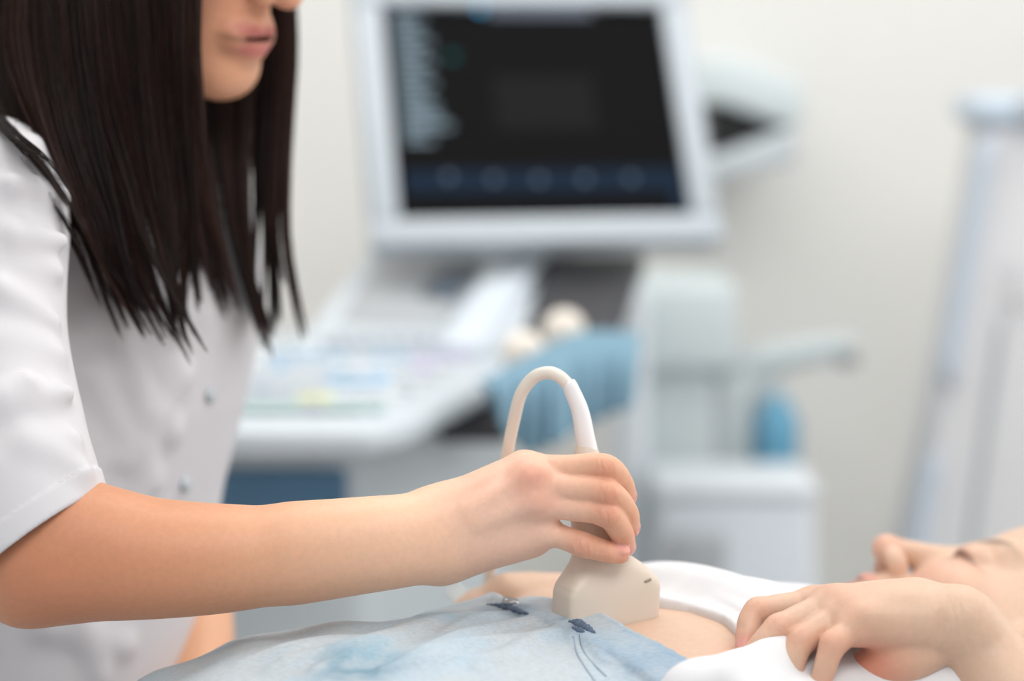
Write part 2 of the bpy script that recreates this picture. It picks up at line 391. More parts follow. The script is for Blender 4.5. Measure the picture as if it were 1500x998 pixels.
for key in 'imrp':
    c = FING[key]
    def kf(X, Y, Z, a=c[0][0], u=nrm(c[1][0]-c[0][0])):
        t = (X-a[0])*u[0]+(Y-a[1])*u[1]+(Z-a[2])*u[2]
        return (.0062-.0055*sstep(.011, .023, t)).astype(f32)
    G = Fld(np.min([p for p, r in c], 0)-.02, np.max([p for p, r in c], 0)+.02, .0012)
    # same lattice as F so the finger can be blended in as a whole
    i0 = [max(0, int(np.searchsorted(F.ax[i], G.ax[i][0]))) for i in range(3)]; i1 = [min(len(F.ax[i]), int(np.searchsorted(F.ax[i], G.ax[i][-1]))) for i in range(3)]
    G.ax = [F.ax[i][i0[i]:i1[i]] for i in range(3)]; G.d = np.full([len(a) for a in G.ax], .05, f32)
    G.chain([c[0], ((c[0][0]+c[1][0])/2, (c[0][1]+c[1][1])/2*.925)]+c[1:], .003)
    pip, dip, tip = c[1][0], c[2][0], c[3][0]
    v = nrm(tip-dip); o = nrm(dip-pip); o = nrm(o-(o@v)*v)
    o = nrm(o+np.array([0, -.45, .1])); o = nrm(o-(o@v)*v)
    if key == 'p': o = nrm(np.array([.35, -.55, .75])); o = nrm(o-(o@v)*v)
    rt = c[3][1]; nc = tip-v*.0015+o*rt*.86
    G.ell(nc, (.0062, .0047, .0020), np.stack([v, np.cross(o, v), o]), k=.0008); nails.append((nc, v, o))
    pd = nrm(np.cross(np.cross(nrm(dip-pip), nrm(pip-c[0][0])), nrm(pip-c[0][0])+nrm(dip-pip))) if key != 'p' else np.array([0, -1., .3])
    G.ell(pip-np.array([0, .0035, 0]), (.0068, .0056, .0062), k=.005)
    sl = tuple(slice(i0[i], i1[i]) for i in range(3))
    F.d[sl] = smin(F.d[sl], G.d, kf(*[G.ax[i].reshape([-1 if j == i else 1 for j in range(3)]) for i in range(3)]))
armv, armq = F.mesh(1)
# --- head, neck, shoulders, left arm (seen below the forearm)
RH = rot_ypr(math.radians(-29.3), math.radians(17.8), math.radians(3.1)); OH = np.array([-.2439, 1.4807, 1.3149])
neckb = P(150, 215, 1.49); chest0 = P(130, 420, 1.5)
FH, LH = head_field(RH, OH, .0016, [(OH+RH@np.array([-.05, 0, -.13])*1.0, .050), (neckb, .055)])
hv, hq = FH.mesh(1)
FT = Fld([P(-330, 0, 1.5)[0], 1.14, .60], [P(420, 0, 1.5)[0], 1.80, 1.26], .005)
FT.chain([(neckb, .055), (chest0, .085), (P(100, 800, 1.5), .08), (P(40, 1040, 1.5), .09)], .04)
FT.chain([(neckb, .05), (P(-18, 320, 1.32), .036), (P(5, 560, 1.245), .033)], .03)
FT.chain([(neckb, .05), (P(200, 340, 1.66), .045), (P(222, 800, 1.63), .033)], .03)
FT.chain([(P(222, 800, 1.63), .033), (P(282, 890, 1.58), .030), (P(292, 1000, 1.52), .024), (P(275, 1060, 1.47), .022)], .02)
FT.chain([(P(275, 1060, 1.47), .024), (P(268, 1110, 1.45), .026), (P(268, 1165, 1.45), .018)], .02)
tv, tq = FT.mesh(2)
bv, bq = join((armv, armq), (hv, hq), (tv, tq))
bl = [(H(740, 755, 0), .055, (252, 212, 196), .8), (P(560, 785, D), .075, (248, 204, 174), .75)]  # pinker hand and wrist, also lightened in the tint as if more strongly lit
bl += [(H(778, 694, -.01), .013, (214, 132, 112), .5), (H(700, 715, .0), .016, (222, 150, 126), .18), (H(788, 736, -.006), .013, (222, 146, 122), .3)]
for key in 'imrp':
    bl += [(FING[key][1][0]-[0, .007, 0], .009, (206, 124, 100), .5), (FING[key][2][0]-[0, .006, 0], .007, (214, 134, 112), .3), (FING[key][3][0], .011, (226, 146, 130), .35)]
for nc, v, o in nails: bl.append((nc, ((.0060, .0046, .0026), np.stack([v, np.cross(o, v), o])), (228, 158, 158), .9))
bl += [(LH(.07, -.02, -.07), .06, (224, 160, 128), .75)]  # face tint darkened to stand in for shade from the hair
bl += [(P(60, 860, D-.03), .06, (190, 118, 86), .75), (P(200, 870, D-.03), .085, (208, 138, 102), .6)]  # darker elbow skin, plus shade of the arm's underside painted into the tint
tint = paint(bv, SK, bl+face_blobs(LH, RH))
wr = spot(bv, [(FING[k][1][0]-np.array([0, .006, 0]), .0065, 1.) for k in 'imr']+[(FING['p'][1][0]-np.array([0, .006, 0]), .006, 1.2), (FING['p'][2][0]-np.array([0, .006, -.002]), .005, 1.), (FING['r'][2][0], .007, .5), (FING['m'][2][0], .007, .5)])
gl = spot(bv, [(nc, .005, 1.) for nc, v, o in nails])
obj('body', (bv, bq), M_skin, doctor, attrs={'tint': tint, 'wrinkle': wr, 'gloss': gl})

# --- tunic torso
YT = math.radians(-29); TF = Rz(YT)
rows = [(60, 150, .045, .050), (160, 135, .050, .058), (215, 130, .062, .110), (270, 128, .078, .150), (330, 132, .090, .168), (450, 145, .098, .166), (600, 122, .097, .160), (735, 100, .092, .150), (900, 72, .090, .152), (1000, 52, .092, .162), (1150, 35, .105, .180), (1300, 20, .11, .185)]
RZ = [P(px, py, 1.5) for py, px, a, b in rows]
zz = np.array([p[2] for p in RZ])[::-1]; cx = np.array([p[0] for p in RZ])[::-1]; cy = np.array([p[1] for p in RZ])[::-1]
ra_ = np.array([r[2] for r in rows])[::-1]; rb_ = np.array([r[3] for r in rows])[::-1]
def torso(X, Y, Z, ofs=0):
    z = Z.ravel(); g = lambda a: np.interp(z, zz, a).reshape(Z.shape).astype(f32)
    x, y = X-g(cx), Y-g(cy); u = x*math.cos(YT)+y*math.sin(YT); w = -x*math.sin(YT)+y*math.cos(YT)
    a, b = g(ra_)+ofs, g(rb_)+ofs
    return (np.sqrt((u/a)**2+(w/b)**2)-1)*np.minimum(a, b)
zb, zt_ = P(20, 1290, 1.5)[2], P(130, 190, 1.5)[2]
FT = Fld([P(-300, 0, 1.5)[0], 1.16, zb-.01], [P(430, 0, 1.5)[0], 1.82, zt_+.06], .0032)
FT.everywhere(torso, .01, 'u')
FT.everywhere(lambda X, Y, Z: np.maximum(zb-Z, Z-zt_-.03)+0*X+0*Y, .006, 'i')
for a, b, r in [((300, 480, 1.40), (150, 470, 1.34), .014), ((330, 560, 1.41), (215, 690, 1.36), .012), ((300, 640, 1.42), (180, 560, 1.33), .010), ((130, 560, 1.345), (290, 720, 1.40), .011),
                ((60, 930, 1.36), (230, 960, 1.42), .012), ((110, 900, 1.37), (180, 1010, 1.39), .011), ((255, 620, 1.39), (240, 760, 1.39), .009), ((180, 500, 1.345), (250, 620, 1.37), .010)]:
    pa, pb = P(*a), P(*b)
    # fold lies on the torso surface
    def onsurf(p):
        for _ in range(12):
            dd = float(torso(np.array([[[p[0]]]]), np.array([[[p[1]]]]), np.array([[[p[2]]]]))[0, 0, 0]); n = nrm([p[0]-np.interp(p[2], zz, cx), p[1]-np.interp(p[2], zz, cy), 0]); p = p-n*dd*.8
        return p-n*.004
    FT.cone(onsurf(pa), r*.7, onsurf(pb), r*.4, .016)
FT.chain([(P(200, 340, 1.66), .058), (P(205, 560, 1.66), .052), (P(212, 720, 1.65), .050)], .03)    # far sleeve
colc = neckb+np.array([0.005, 0, .005]); 
FT.op(lambda X, Y, Z: np.abs(d_cone(X, Y, Z, neckb-np.array([.02, 0, .04]), .066, neckb+np.array([.012, -.005, .03]), .062))-.0028+np.maximum(0, (Z-neckb[2]-.030-.25*(neckb[0]-X)))*3, colc-.12, colc+.12, .004)
tunv, tunq = FT.mesh(2)
tunic = obj('tunic', (tunv, tunq), M_white, doctor)
# --- near sleeve with cuff
FS = Fld([P(-190, 500, 1.25)[0], 1.13, .80], [P(190, 500, 1.25)[0], 1.46, 1.24], .0016)
SL = [(P(15, 270, 1.40), .053), (P(-18, 310, 1.315), .055), (P(-16, 480, 1.27), .0488), (P(10, 640, 1.235), .0488), (P(28, 725, 1.222), .0505), (P(62, 860, 1.215), .0520), (P(80, 960, 1.215), .0520)]
FS.chain(SL, .03)
hA, hB, hC = P(148, 722, 1.215), P(0, 838, 1.215), P(50, 772, 1.166)
hn = nrm(np.cross(hB-hA, hC-hA)); hn = hn if hn@(P(62, 860, 1.215)-P(28, 725, 1.222)) > 0 else -hn
plane = lambda X, Y, Z: (X-hA[0])*hn[0]+(Y-hA[1])*hn[1]+(Z-hA[2])*hn[2]
for a, b, r in [((-40, 385, 1.245), (80, 398, 1.265), .011), ((20, 345, 1.25), (90, 352, 1.27), .010), ((0, 425, 1.23), (75, 470, 1.245), .009), ((-30, 500, 1.22), (80, 520, 1.235), .011), ((10, 590, 1.195), (98, 575, 1.215), .010),
                ((-20, 690, 1.185), (105, 645, 1.205), .010), ((40, 650, 1.19), (118, 690, 1.20), .008), ((-30, 610, 1.19), (40, 560, 1.20), .009), ((20, 270, 1.26), (90, 290, 1.30), .009), ((-30, 240, 1.27), (50, 215, 1.31), .01)]:
    FS.cone(P(*a), r*.7, P(*b), r*.35, .014)
sl_solid = FS.d.copy()
# groove of the stitched hem, then the hollow opening
FS.everywhere(lambda X, Y, Z: np.maximum(sl_solid-.0014, -(plane(X, Y, Z)+.0145)), .0004, 'u')
FS.d = smax(FS.d, np.where(plane(FS.ax[0][:, None, None], FS.ax[1][None, :, None], FS.ax[2][None, None, :]) > -.09, -(sl_solid+.0032), -.05).astype(f32), .001)
FS.everywhere(plane, .0012, 'i')
slv, slq = FS.mesh(1)
obj('sleeve', (slv, slq), M_white, doctor)
# --- tunic snaps
def hit(v, px, py, tol=4):
    x, y, d = proj(v); m = np.hypot(x-px, y-py) < tol
    i = np.where(m)[0]
    return v[i[np.argmin(d[i])]] if len(i) else None
for px, py in ((312, 583), (276, 712)):
    p = hit(tunv, px, py, 8)
    if p is not None:
        n = nrm(np.array([p[0]-np.interp(p[2], zz, cx), p[1]-np.interp(p[2], zz, cy), 0])); M = frame(np.cross(n, [0, 0, 1]), [0, 0, 1])
        obj('button', lathe([(.0055, -.002), (.0060, .0008), (.0045, .0018), (.002, .0012)], p+n*.001, 20, M), M_macg, doctor)
# --- trousers and lap, out of frame below
TL = Rz(math.radians(42)); FL = Fld([-.62, 1.15, .02], [.3, 1.95, .78], .008)
hip = P(25, 1250, 1.5)+np.array([0, .05, 0])
for s in (-1, 1):
    sd = TL@np.array([0, s*.09, 0]); kn = hip+TL@np.array([.40, s*.085, -.06]); ft = np.array([kn[0]-.02, kn[1], .06])
    FL.chain([(hip+sd, .09), (kn, .062)], .02); FL.chain([(kn, .06), (ft, .045)], .02)
obj('trousers', FL.mesh(1), M_white, doctor)
for s in (-1, 1):
    kn = hip+TL@np.array([.40, s*.085, 0]); G = Fld([kn[0]-.15, kn[1]-.15, 0], [kn[0]+.25, kn[1]+.15, .16], .005)
    t = TL@np.array([.15, 0, 0]); b = np.array([kn[0]-.02, kn[1], .04]); G.chain([(b, .042), (b+t*.6, .038), (b+t, .030)], .02)
    G.everywhere(lambda X, Y, Z: -Z+.003+0*X+0*Y, .003, 'i')
    obj('clog', G.mesh(1), M_macg, doctor)
# --- hair
crown = LH(-.02, 0, .132)
g_near = [[(15, -190, 1.40), (-20, -60, 1.385), (-40, 60, 1.375), (-30, 140, 1.365), (10, 186, 1.285), (62, 228, 1.262), (108, 300, 1.255)],
          [(40, -190, 1.40), (20, -60, 1.375), (12, 60, 1.355), (42, 170, 1.325), (98, 290, 1.315), (142, 400, 1.33), (190, 505, 1.345)],
          [(80, -190, 1.39), (70, -60, 1.365), (75, 60, 1.345), (100, 190, 1.325), (146, 320, 1.325), (180, 420, 1.345), (222, 500, 1.345)],
          [(130, -190, 1.38), (125, -60, 1.360), (135, 60, 1.350), (160, 190, 1.35), (195, 320, 1.35), (225, 430, 1.35), (282, 545, 1.36)],
          [(190, -190, 1.38), (190, -60, 1.360), (200, 60, 1.355), (215, 190, 1.36), (240, 320, 1.37), (255, 420, 1.375), (262, 500, 1.38)],
          [(245, -190, 1.385), (255, -60, 1.365), (262, 60, 1.365), (268, 180, 1.38), (280, 300, 1.39), (285, 390, 1.40), (290, 450, 1.40)],
          [(275, -190, 1.39), (290, -60, 1.375), (288, 60, 1.375), (291, 150, 1.39), (300, 260, 1.41), (318, 360, 1.42), (352, 500, 1.43)]]
g_mid = [[(250, -190, 1.47), (235, -40, 1.45), (230, 80, 1.45), (240, 180, 1.45), (265, 290, 1.45), (285, 370, 1.45), (300, 420, 1.45)],
         [(300, -190, 1.55), (300, -40, 1.53), (300, 90, 1.52), (305, 190, 1.50), (318, 290, 1.49), (335, 380, 1.48), (355, 470, 1.48)],
         [(340, -190, 1.57), (345, -40, 1.545), (345, 90, 1.53), (345, 190, 1.515), (350, 290, 1.50), (362, 390, 1.50), (412, 545, 1.50)],
         [(370, -190, 1.57), (385, -40, 1.545), (388, 70, 1.535), (385, 170, 1.525), (384, 270, 1.515), (386, 370, 1.51), (380, 500, 1.51)],
         [(390, -190, 1.57), (412, -40, 1.545), (418, 70, 1.535), (414, 170, 1.53), (408, 270, 1.52), (408, 370, 1.515), (425, 470, 1.515)],
         [(400, -190, 1.57), (424, -40, 1.545), (432, 70, 1.535), (428, 170, 1.53), (424, 270, 1.52), (426, 380, 1.515), (455, 530, 1.515)]]
NP_ = 22
def strands(gs, nclump, per, spread, w0, lenvar, scal, conv=.35):
    G = np.array([catmull([crown+RH@np.array(scal[0]), *[P(*p) for p in g]], 60) for g in gs])       # guides x 60 x 3
    V, Q, T = [], [], []; o = 0
    for c in range(nclump):
        u0 = (c+.5)/nclump*(len(gs)-1)+rng.normal(0, .05); Lc = 1-abs(rng.normal(0, lenvar)); off = rng.normal(0, 1, 3)*[.003, .009, .002]
        tone = np.clip(rng.lognormal(-.25, .45), .4, 2.4); curl = rng.normal(0, .006)
        for s in range(per):
            us = np.clip(u0+rng.normal(0, spread), 0, len(gs)-1.001); uc = np.clip(u0, 0, len(gs)-1.001)
            def gi(u): i = int(u); return G[i]*(1-(u-i))+G[i+1]*(u-i)
            tt = np.linspace(0, 1, 60)[:, None]; w = sstep(conv, conv+.62, tt)*.84
            path = gi(us)*(1-w)+gi(uc)*w+off*sstep(.15, .9, tt)
            path = path+rng.normal(0, 1, 3)*[.0018, .004, .001]*(.4+.6*(1-tt))+np.array([1, 0, 0])*curl*sstep(.7, 1, tt)
            L = np.clip(Lc*(1-abs(rng.normal(0, .035))), .5, 1)
            ii = np.linspace(0, 59*L, NP_); k = np.minimum(ii.astype(int), 58); fr = (ii-k)[:, None]; p = path[k]*(1-fr)+path[k+1]*fr
            wd = w0*(1-.75*sstep(.72, 1, np.linspace(0, 1, NP_)))[:, None]
            a0 = rng.uniform(0, 6.28)
            d1 = np.array([math.cos(a0), math.sin(a0), 0]); d2 = np.array([math.cos(a0+2.09), math.sin(a0+2.09), 0]); d3 = -(d1+d2)
            V.append(np.stack([p+d1*wd, p+d2*wd, p+d3*wd], 1).reshape(-1, 3))
            i = np.arange(NP_-1)[:, None]*3+o
            for a, b in ((0, 1), (1, 2), (2, 0)): Q.append(np.column_stack([i[:, 0]+a, i[:, 0]+b, i[:, 0]+3+b, i[:, 0]+3+a]))
            tv_ = tone*np.clip(rng.lognormal(-.1, .35), .4, 2.2); base = np.array(lin(46, 27, 21))*tv_
            T.append(np.tile(base, (NP_*3, 1))); o += NP_*3
    return np.concatenate(V), np.concatenate(Q), np.concatenate(T)
a = strands(g_near, 62, 62, .22, .00030, .06, [(.0, -.01, 0)])
b = strands(g_mid, 34, 82, .20, .00030, .045, [(.01, .01, 0)], .22)
# scalp cap under the strands
FC = Fld(OH-.16, OH+.17, .004); Mi = RH.T
FC.ell(LH(-.014, 0, .036), (.103, .083, .099), Mi)
FC.chain([(LH(-.05, -.055, .0), .03), (LH(-.05, -.05, -.12), .028)], .03); FC.chain([(LH(-.05, .055, .0), .03), (LH(-.05, .05, -.12), .028)], .03); FC.chain([(LH(-.085, 0, .0), .04), (LH(-.09, 0, -.13), .03)], .03)
FC.ell(LH(.085, 0, -.045), (.085, .062, .118), Mi, k=.006, mode='s')
cv, cq = FC.mesh(2)
hvv, hqq = join((a[0], a[1]), (b[0], b[1]), (cv, cq))
obj('hair', (hvv, hqq), M_hair, doctor, attrs={'tint': np.concatenate([a[2], b[2], np.tile(lin(42, 26, 22), (len(cv), 1))])})

# ================================================================== PATIENT
YB = math.radians(28); E1 = np.array([math.cos(YB), math.sin(YB), 0]); E2 = np.array([-math.sin(YB), math.cos(YB), 0])
B0 = P(885, 905, 1.235)
def on_axis(px, py):                      # top of the body where the photo shows its skyline
    # depth of the axis at this column
    d = 1.235
    for _ in range(30):
        X = (px-750)/FP*d; d = 1.235+(X-B0[0])*math.tan(YB)*math.cos(PIT)
    p = P(px, py, d); return (p-B0)@E1, p[2]
sky = [(250, 1090), (330, 1042), (443, 992), (540, 972), (672, 952), (760, 944), (835, 933), (900, 914), (960, 900), (1030, 898), (1120, 900), (1261, 908), (1380, 930), (1460, 955)]
ST = sorted([on_axis(*p) for p in sky])
s_t = np.array([-.95, -.6]+[p[0] for p in ST]+[ST[-1][0]+.12]); z_t = np.array([.76, .78]+[p[1] for p in ST]+[ST[-1][1]-.06])
def topz(s): return np.interp(s, s_t, z_t)
b_s = np.array([-.95, -.35, -.15, 0, .1, .22, .34, .45]); b_v = np.array([.10, .172, .175, .148, .150, .160, .165, .10])
TH = .098
def body_d(X, Y, Z, ofs=0):
    s = (X-B0[0])*E1[0]+(Y-B0[1])*E1[1]; t = (X-B0[0])*E2[0]+(Y-B0[1])*E2[1]
    b = np.interp(s, b_s, b_v)+ofs; zc = topz(s)-TH; q = ((np.abs(t)/b)**2.3+(np.abs(Z-zc)/(TH+ofs))**2.3)**(1/2.3)
    return (q-1)*(TH+ofs)
def ray_body(px, py):                     # where the line of sight meets the body
    d0 = CAM; v = (P(px, py, 1)-CAM); best = None
    for d in np.arange(.9, 1.7, .002):
        p = d0+v*d; val = float(body_d(p[0], p[1], p[2]))
        if best is None or val < best[0]: best = (val, p)
        if val < 0: break
    p = best[1]; return float((p-B0)@E1), float((p-B0)@E2), p
patient = thing('person', (B0[0]+.1, B0[1]+.05, .66), 'woman lying on her back in washed denim and a white shirt lifted off her belly', 'person')
hem = [ray_body(*p)[:2] for p in [(955, 890), (1010, 897), (1060, 915), (1080, 935), (1084, 962), (1050, 985)]]
waist_px = [(715, 888), (770, 900), (835, 909), (870, 920), (930, 955), (1005, 995)]
waist = [ray_body(*p)[:2] for p in waist_px]
print('HEM', [(round(a, 3), round(b, 3)) for a, b in hem]); print('WAIST', [(round(a, 3), round(b, 3)) for a, b in waist])
def line_fn(pts, lo, hi):
    q = sorted((t, s) for s, t in pts); t = np.array([-.3]+[a for a, b in q]+[.3]); s = np.array([lo]+[b for a, b in q]+[hi])
    return lambda tt: np.interp(tt, t, s)
hem_fn = line_fn(hem, hem[-1][0]-.03, hem[0][0]-.01); waist_fn = line_fn(waist, waist[-1][0]+.03, waist[0][0]-.02)
ST_ = lambda X, Y: ((X-B0[0])*E1[0]+(Y-B0[1])*E1[1], (X-B0[0])*E2[0]+(Y-B0[1])*E2[1])
lo, hi = B0-[.45, .45, .25], B0+[.52, .5, .06]
# --- bare torso
FB = Fld(B0-[.25, .25, .22], B0+[.45, .42, .05], .004)
FB.everywhere(body_d, .01, 'u')
FB.everywhere(lambda X, Y, Z: np.maximum(ST_(X, Y)[0]-.36, -.22-ST_(X, Y)[0])+0*Z, .02, 'i')
pbelly = ray_body(885, 905)[2]
tb = FB.mesh(2)
# --- head
RP = rot_ypr(0, math.radians(9.5), 0)@rot_ypr(math.radians(-219.2), math.radians(-45.7), math.radians(53.1)); OP = np.array([.3516, 1.3766, .769])
shN = B0+E1*.33+[0, 0, -.09]
FP_, LP = head_field(RP, OP, .0022, [(OP+RP@np.array([-.04, 0, -.12]), .046), (shN, .05)])
hp = FP_.mesh(1)
# --- arms
CX = lambda cx, cy, d: P(1040+cx/3.261, 740+(cy+36)/3.261, d)
Q0 = 1.19
FA = Fld([P(1060, 900, Q0)[0], 1.0, .70], [P(1560, 900, Q0)[0], 1.28, .92], .0012)
W = CX(1165, 500, Q0-.005)
FA.chain([(P(1640, 1270, 1.13), .036), (P(1520, 1080, 1.165), .031), (P(1452, 975, 1.185), .0250), (P(1424, 930, 1.187), .0215), (P(1404, 909, 1.186), .0184)], .012)
FA.chain([(P(1404, 909, 1.186), .0183), (CX(1020, 480, Q0), .0168), (CX(830, 470, Q0), .0146)], .012)
FA.chain([(CX(1090, 560, Q0-.008), .0140), (CX(900, 545, Q0-.010), .0122), (CX(770, 530, Q0-.008), .0112)], .010)    # heel of the hand
FA.chain([(CX(1075, 640, Q0-.004), .0135), (CX(930, 690, Q0-.003), .0165), (CX(770, 745, Q0+.006), .0135)], .0022)      # thenar
PM = {'i': CX(500, 440, Q0+.030), 'm': CX(580, 440, Q0+.014), 'r': CX(640, 480, Q0+.002), 'p': CX(705, 535, Q0-.010)}
for k, a in (('i', CX(980, 450, Q0+.014)), ('m', CX(980, 450, Q0+.008)), ('r', CX(980, 480, Q0)), ('p', CX(980, 515, Q0-.008))):
    FA.cone(a, .0135, PM[k], .0108, .012)
PF = {'i': [(PM['i'], .0098), (CX(232, 478, Q0+.020), .0080), (CX(178, 580, Q0+.012), .0070), (CX(170, 640, Q0+.010), .0060)],
      'm': [(PM['m'], .0096), (CX(330, 560, Q0-.002), .0084), (CX(215, 670, Q0-.006), .0072), (CX(160, 730, Q0-.006), .0060)],
      'r': [(PM['r'], .0094), (CX(440, 620, Q0-.012), .0083), (CX(385, 760, Q0-.016), .0073), (CX(350, 850, Q0-.012), .0062)],
      'p': [(PM['p'], .0088), (CX(590, 640, Q0-.022), .0075), (CX(540, 775, Q0-.024), .0066), (CX(512, 850, Q0-.020), .0056)],
      't': [(CX(760, 760, Q0+.012), .0115), (CX(650, 790, Q0+.006), .0095), (CX(560, 800, Q0-.002), .0080), (CX(500, 815, Q0-.004), .0065)]}
pn = []
for k in 'imrpt':
    c = PF[k]
    def kf(X, Y, Z, a=c[0][0], u=nrm(c[1][0]-c[0][0])):
        t = (X-a[0])*u[0]+(Y-a[1])*u[1]+(Z-a[2])*u[2]; return (.0070-.0061*sstep(.008, .020, t)).astype(f32)
    i0 = []; i1 = []
    mn, mx = np.min([p for p, r in c], 0)-.02, np.max([p for p, r in c], 0)+.02
    for i in range(3): i0.append(int(np.searchsorted(FA.ax[i], mn[i]))); i1.append(int(np.searchsorted(FA.ax[i], mx[i])))
    G = Fld(mn, mx, .0012); G.ax = [FA.ax[i][i0[i]:i1[i]] for i in range(3)]; G.d = np.full([len(q) for q in G.ax], .05, f32)
    G.chain(c, .003)
    if k != 't':
        G.ell(c[1][0]+np.array([-.001, 0, .0025]), (.0062, .0062, .0062), k=.005)
        v = nrm(c[3][0]-c[2][0]); o = nrm(np.array([-.55, -.75, .35])); o = nrm(o-(o@v)*v); nc = c[3][0]-v*.001+o*c[3][1]*.86
        G.ell(nc, (.0058, .0044, .0019), np.stack([v, np.cross(o, v), o]), k=.0008); pn.append((nc, v, o))
    sl = tuple(slice(i0[i], i1[i]) for i in range(3))
    FA.d[sl] = smin(FA.d[sl], G.d, kf(*[G.ax[i].reshape([-1 if j == i else 1 for j in range(3)]) for i in range(3)]))
for k, a_ in (('m', (960, 425)), ('r', (960, 455)), ('p', (960, 520))):
    FA.cone(CX(*a_, Q0-.010), .002, PM[k]+np.array([.004, -.006, .0075]), .0035, .010)
# wrist creases
for a_, b_ in (((1120, 430), (1085, 680)),):
    FA.cone(CX(*a_, Q0-.0245), .0016, CX(*b_, Q0-.0252), .0014, .004, mode='s')
ha = FA.mesh(1)
FU = Fld([.20, .95, .62], [.62, 1.45, .92], .004)
FU.chain([(P(1570, 1160, 1.15), .034), (P(1640, 1270, 1.13), .036)], .01); FU.chain([(P(1640, 1270, 1.13), .037), (B0+E1*.31-E2*.15+[0, 0, -.09], .045)], .02)
ua = FU.mesh(1)
# far hand on the hip
FR = Fld([-.08, 1.25, .68], [.40, 1.62, .92], .0026)
Q1 = 1.36
FR.chain([(P(840, 893, Q1+.01), .020), (P(790, 884, Q1), .021), (P(745, 879, Q1-.01), .0185)], .014)
for i, (x, y, dd) in enumerate([(704, 882, .022), (698, 885, .006), (696, 890, -.010), (700, 896, -.024)]):
    FR.chain([(P(755, 881+i*2, Q1+dd*.7), .012), (P(x, y, Q1+dd), .0100)], .010); FR.chain([(P(x, y, Q1+dd), .0098), (P(x-22, y+14, Q1+dd-.006), .0085), (P(x-26, y+34, Q1+dd-.016), .0072)], .003)
FR.chain([(P(800, 896, Q1-.02), .013), (P(760, 905, Q1-.04), .010), (P(738, 912, Q1-.045), .008)], .006)
FR.chain([(P(840, 895, Q1+.01), .019), (P(1000, 945, 1.45), .027), (P(1100, 960, 1.48), .032)], .02)
FR.chain([(P(1100, 960, 1.48), .032), (B0+E1*.27+E2*.150+[0, 0, -.13], .038)], .02)
rh = FR.mesh(1)
for sgn in (-1, 1):                        # shoes, far out of frame
    b0 = B0-E1*.83+E2*sgn*.085; b0[2] = .705; FE = Fld(b0-[.12, .12, .06], b0+[.12, .12, .22], .006)
    FE.chain([(b0+E1*.05, .040), (b0, .042), (b0-E1*.02+[0, 0, .13], .03)], .02); obj('shoe', FE.mesh(1), M_white, patient)
pv, pq = join(tb, hp, ha, ua, rh)
SKP = np.array(lin(213, 180, 157))
bl = face_blobs(LP, RP, lip=(206, 120, 112))
for k in 'imrp':
    bl += [(PF[k][1][0]+[-.002, -.004, .004], .010, (222, 150, 124), .4), (PF[k][3][0], .012, (232, 156, 140), .45), (PM[k]+[0, -.004, .008], .011, (230, 164, 138), .25)]
for nc, v, o in pn: bl.append((nc, ((.0056, .0044, .0026), np.stack([v, np.cross(o, v), o])), (238, 170, 168), .9))
bl += [(CX(780, 760, Q0-.01), .024, (226, 136, 108), .6), (CX(660, 770, Q0-.01), .018, (232, 132, 110), .5)]
wr = spot(pv, [(W+np.array([0, -.02, .004]), .013, .4)]+[(PF[k][1][0], .008, .6) for k in 'imrp'])
obj('body', (pv, pq), M_skin, patient, attrs={'tint': paint(pv, SKP, bl), 'wrinkle': wr, 'gloss': spot(pv, [(nc, .005, 1.) for nc, v, o in pn])})

# --- shirt
FSH = Fld(B0-[.12, .32, .22], B0+[.47, .43, .075], .0024)
bump_ = lambda s, t: .0085*sstep(.0, .035, s-hem_fn(t))+.0105*np.exp(-((s-hem_fn(t)-.05)/.034)**2)*sstep(-.10, .03, t)
def shirt_d(X, Y, Z):
    s, t = ST_(X, Y); s = s+0*t; t = t+0*s
    o = .005+bump_(s, t)+.0014*np.sin(s*150+t*60)*np.exp(-((s-hem_fn(t))/.07)**2)
    d = body_d(X, Y, Z, .006)-o+.006
    return np.maximum(d, np.maximum(hem_fn(t)-s, s-.335)+0*Z)
FSH.everywhere(shirt_d, .004, 'u')
# hem roll
hp_ = []
for px, py in [(955, 882), (985, 887), (1010, 893), (1040, 904), (1064, 916), (1078, 930)]:
    q = ray_body(px, py)[2]; hp_.append((q+np.array([0, 0, .0030])+E1*.002, .0030))
FSH.chain(hp_, .003)
FSH.chain([(p+E1*.012+[0, 0, .0042], .0030) for p, r in hp_[:-1]], .003)
# flap pinched between the fingers and the part pulled down in front
for ch in ([(1140, 942, 1.185), (1105, 962, 1.170), (1060, 985, 1.150), (1000, 1020, 1.135)], [(1145, 945, 1.183), (1120, 985, 1.165), (1085, 1030, 1.14)], [(1152, 952, 1.185), (1140, 1000, 1.165), (1120, 1050, 1.14)],
           [(1200, 972, 1.19), (1195, 1010, 1.175), (1190, 1050, 1.15)], [(1225, 985, 1.195), (1240, 1020, 1.18), (1250, 1060, 1.16)]):
    FSH.chain([(P(*c), .0035+.0037*i) for i, c in enumerate(ch)]+[(P(ch[-1][0]+20, 1130, 1.165), .012)], .012)
FSH.chain([(P(1300, 1010, 1.23), .03), (P(1400, 1030, 1.225), .035), (P(1440, 1010, 1.25), .04)], .03)
FSH.chain([(P(1210, 1040, 1.21), .022), (P(1400, 1030, 1.2), .030)], .03)
sA, sB = B0+E1*.31-E2*.15+[0, 0, -.09], P(1640, 1270, 1.13)
FSH.chain([(sA-[0, 0, .02], .042), (sA*.5+sB*.5-[0, 0, .01], .047)], .02)
FSH.everywhere(lambda X, Y, Z: (.67-Z)+0*X+0*Y, .004, 'i')
obj('shirt', FSH.mesh(1), M_shirt, patient)

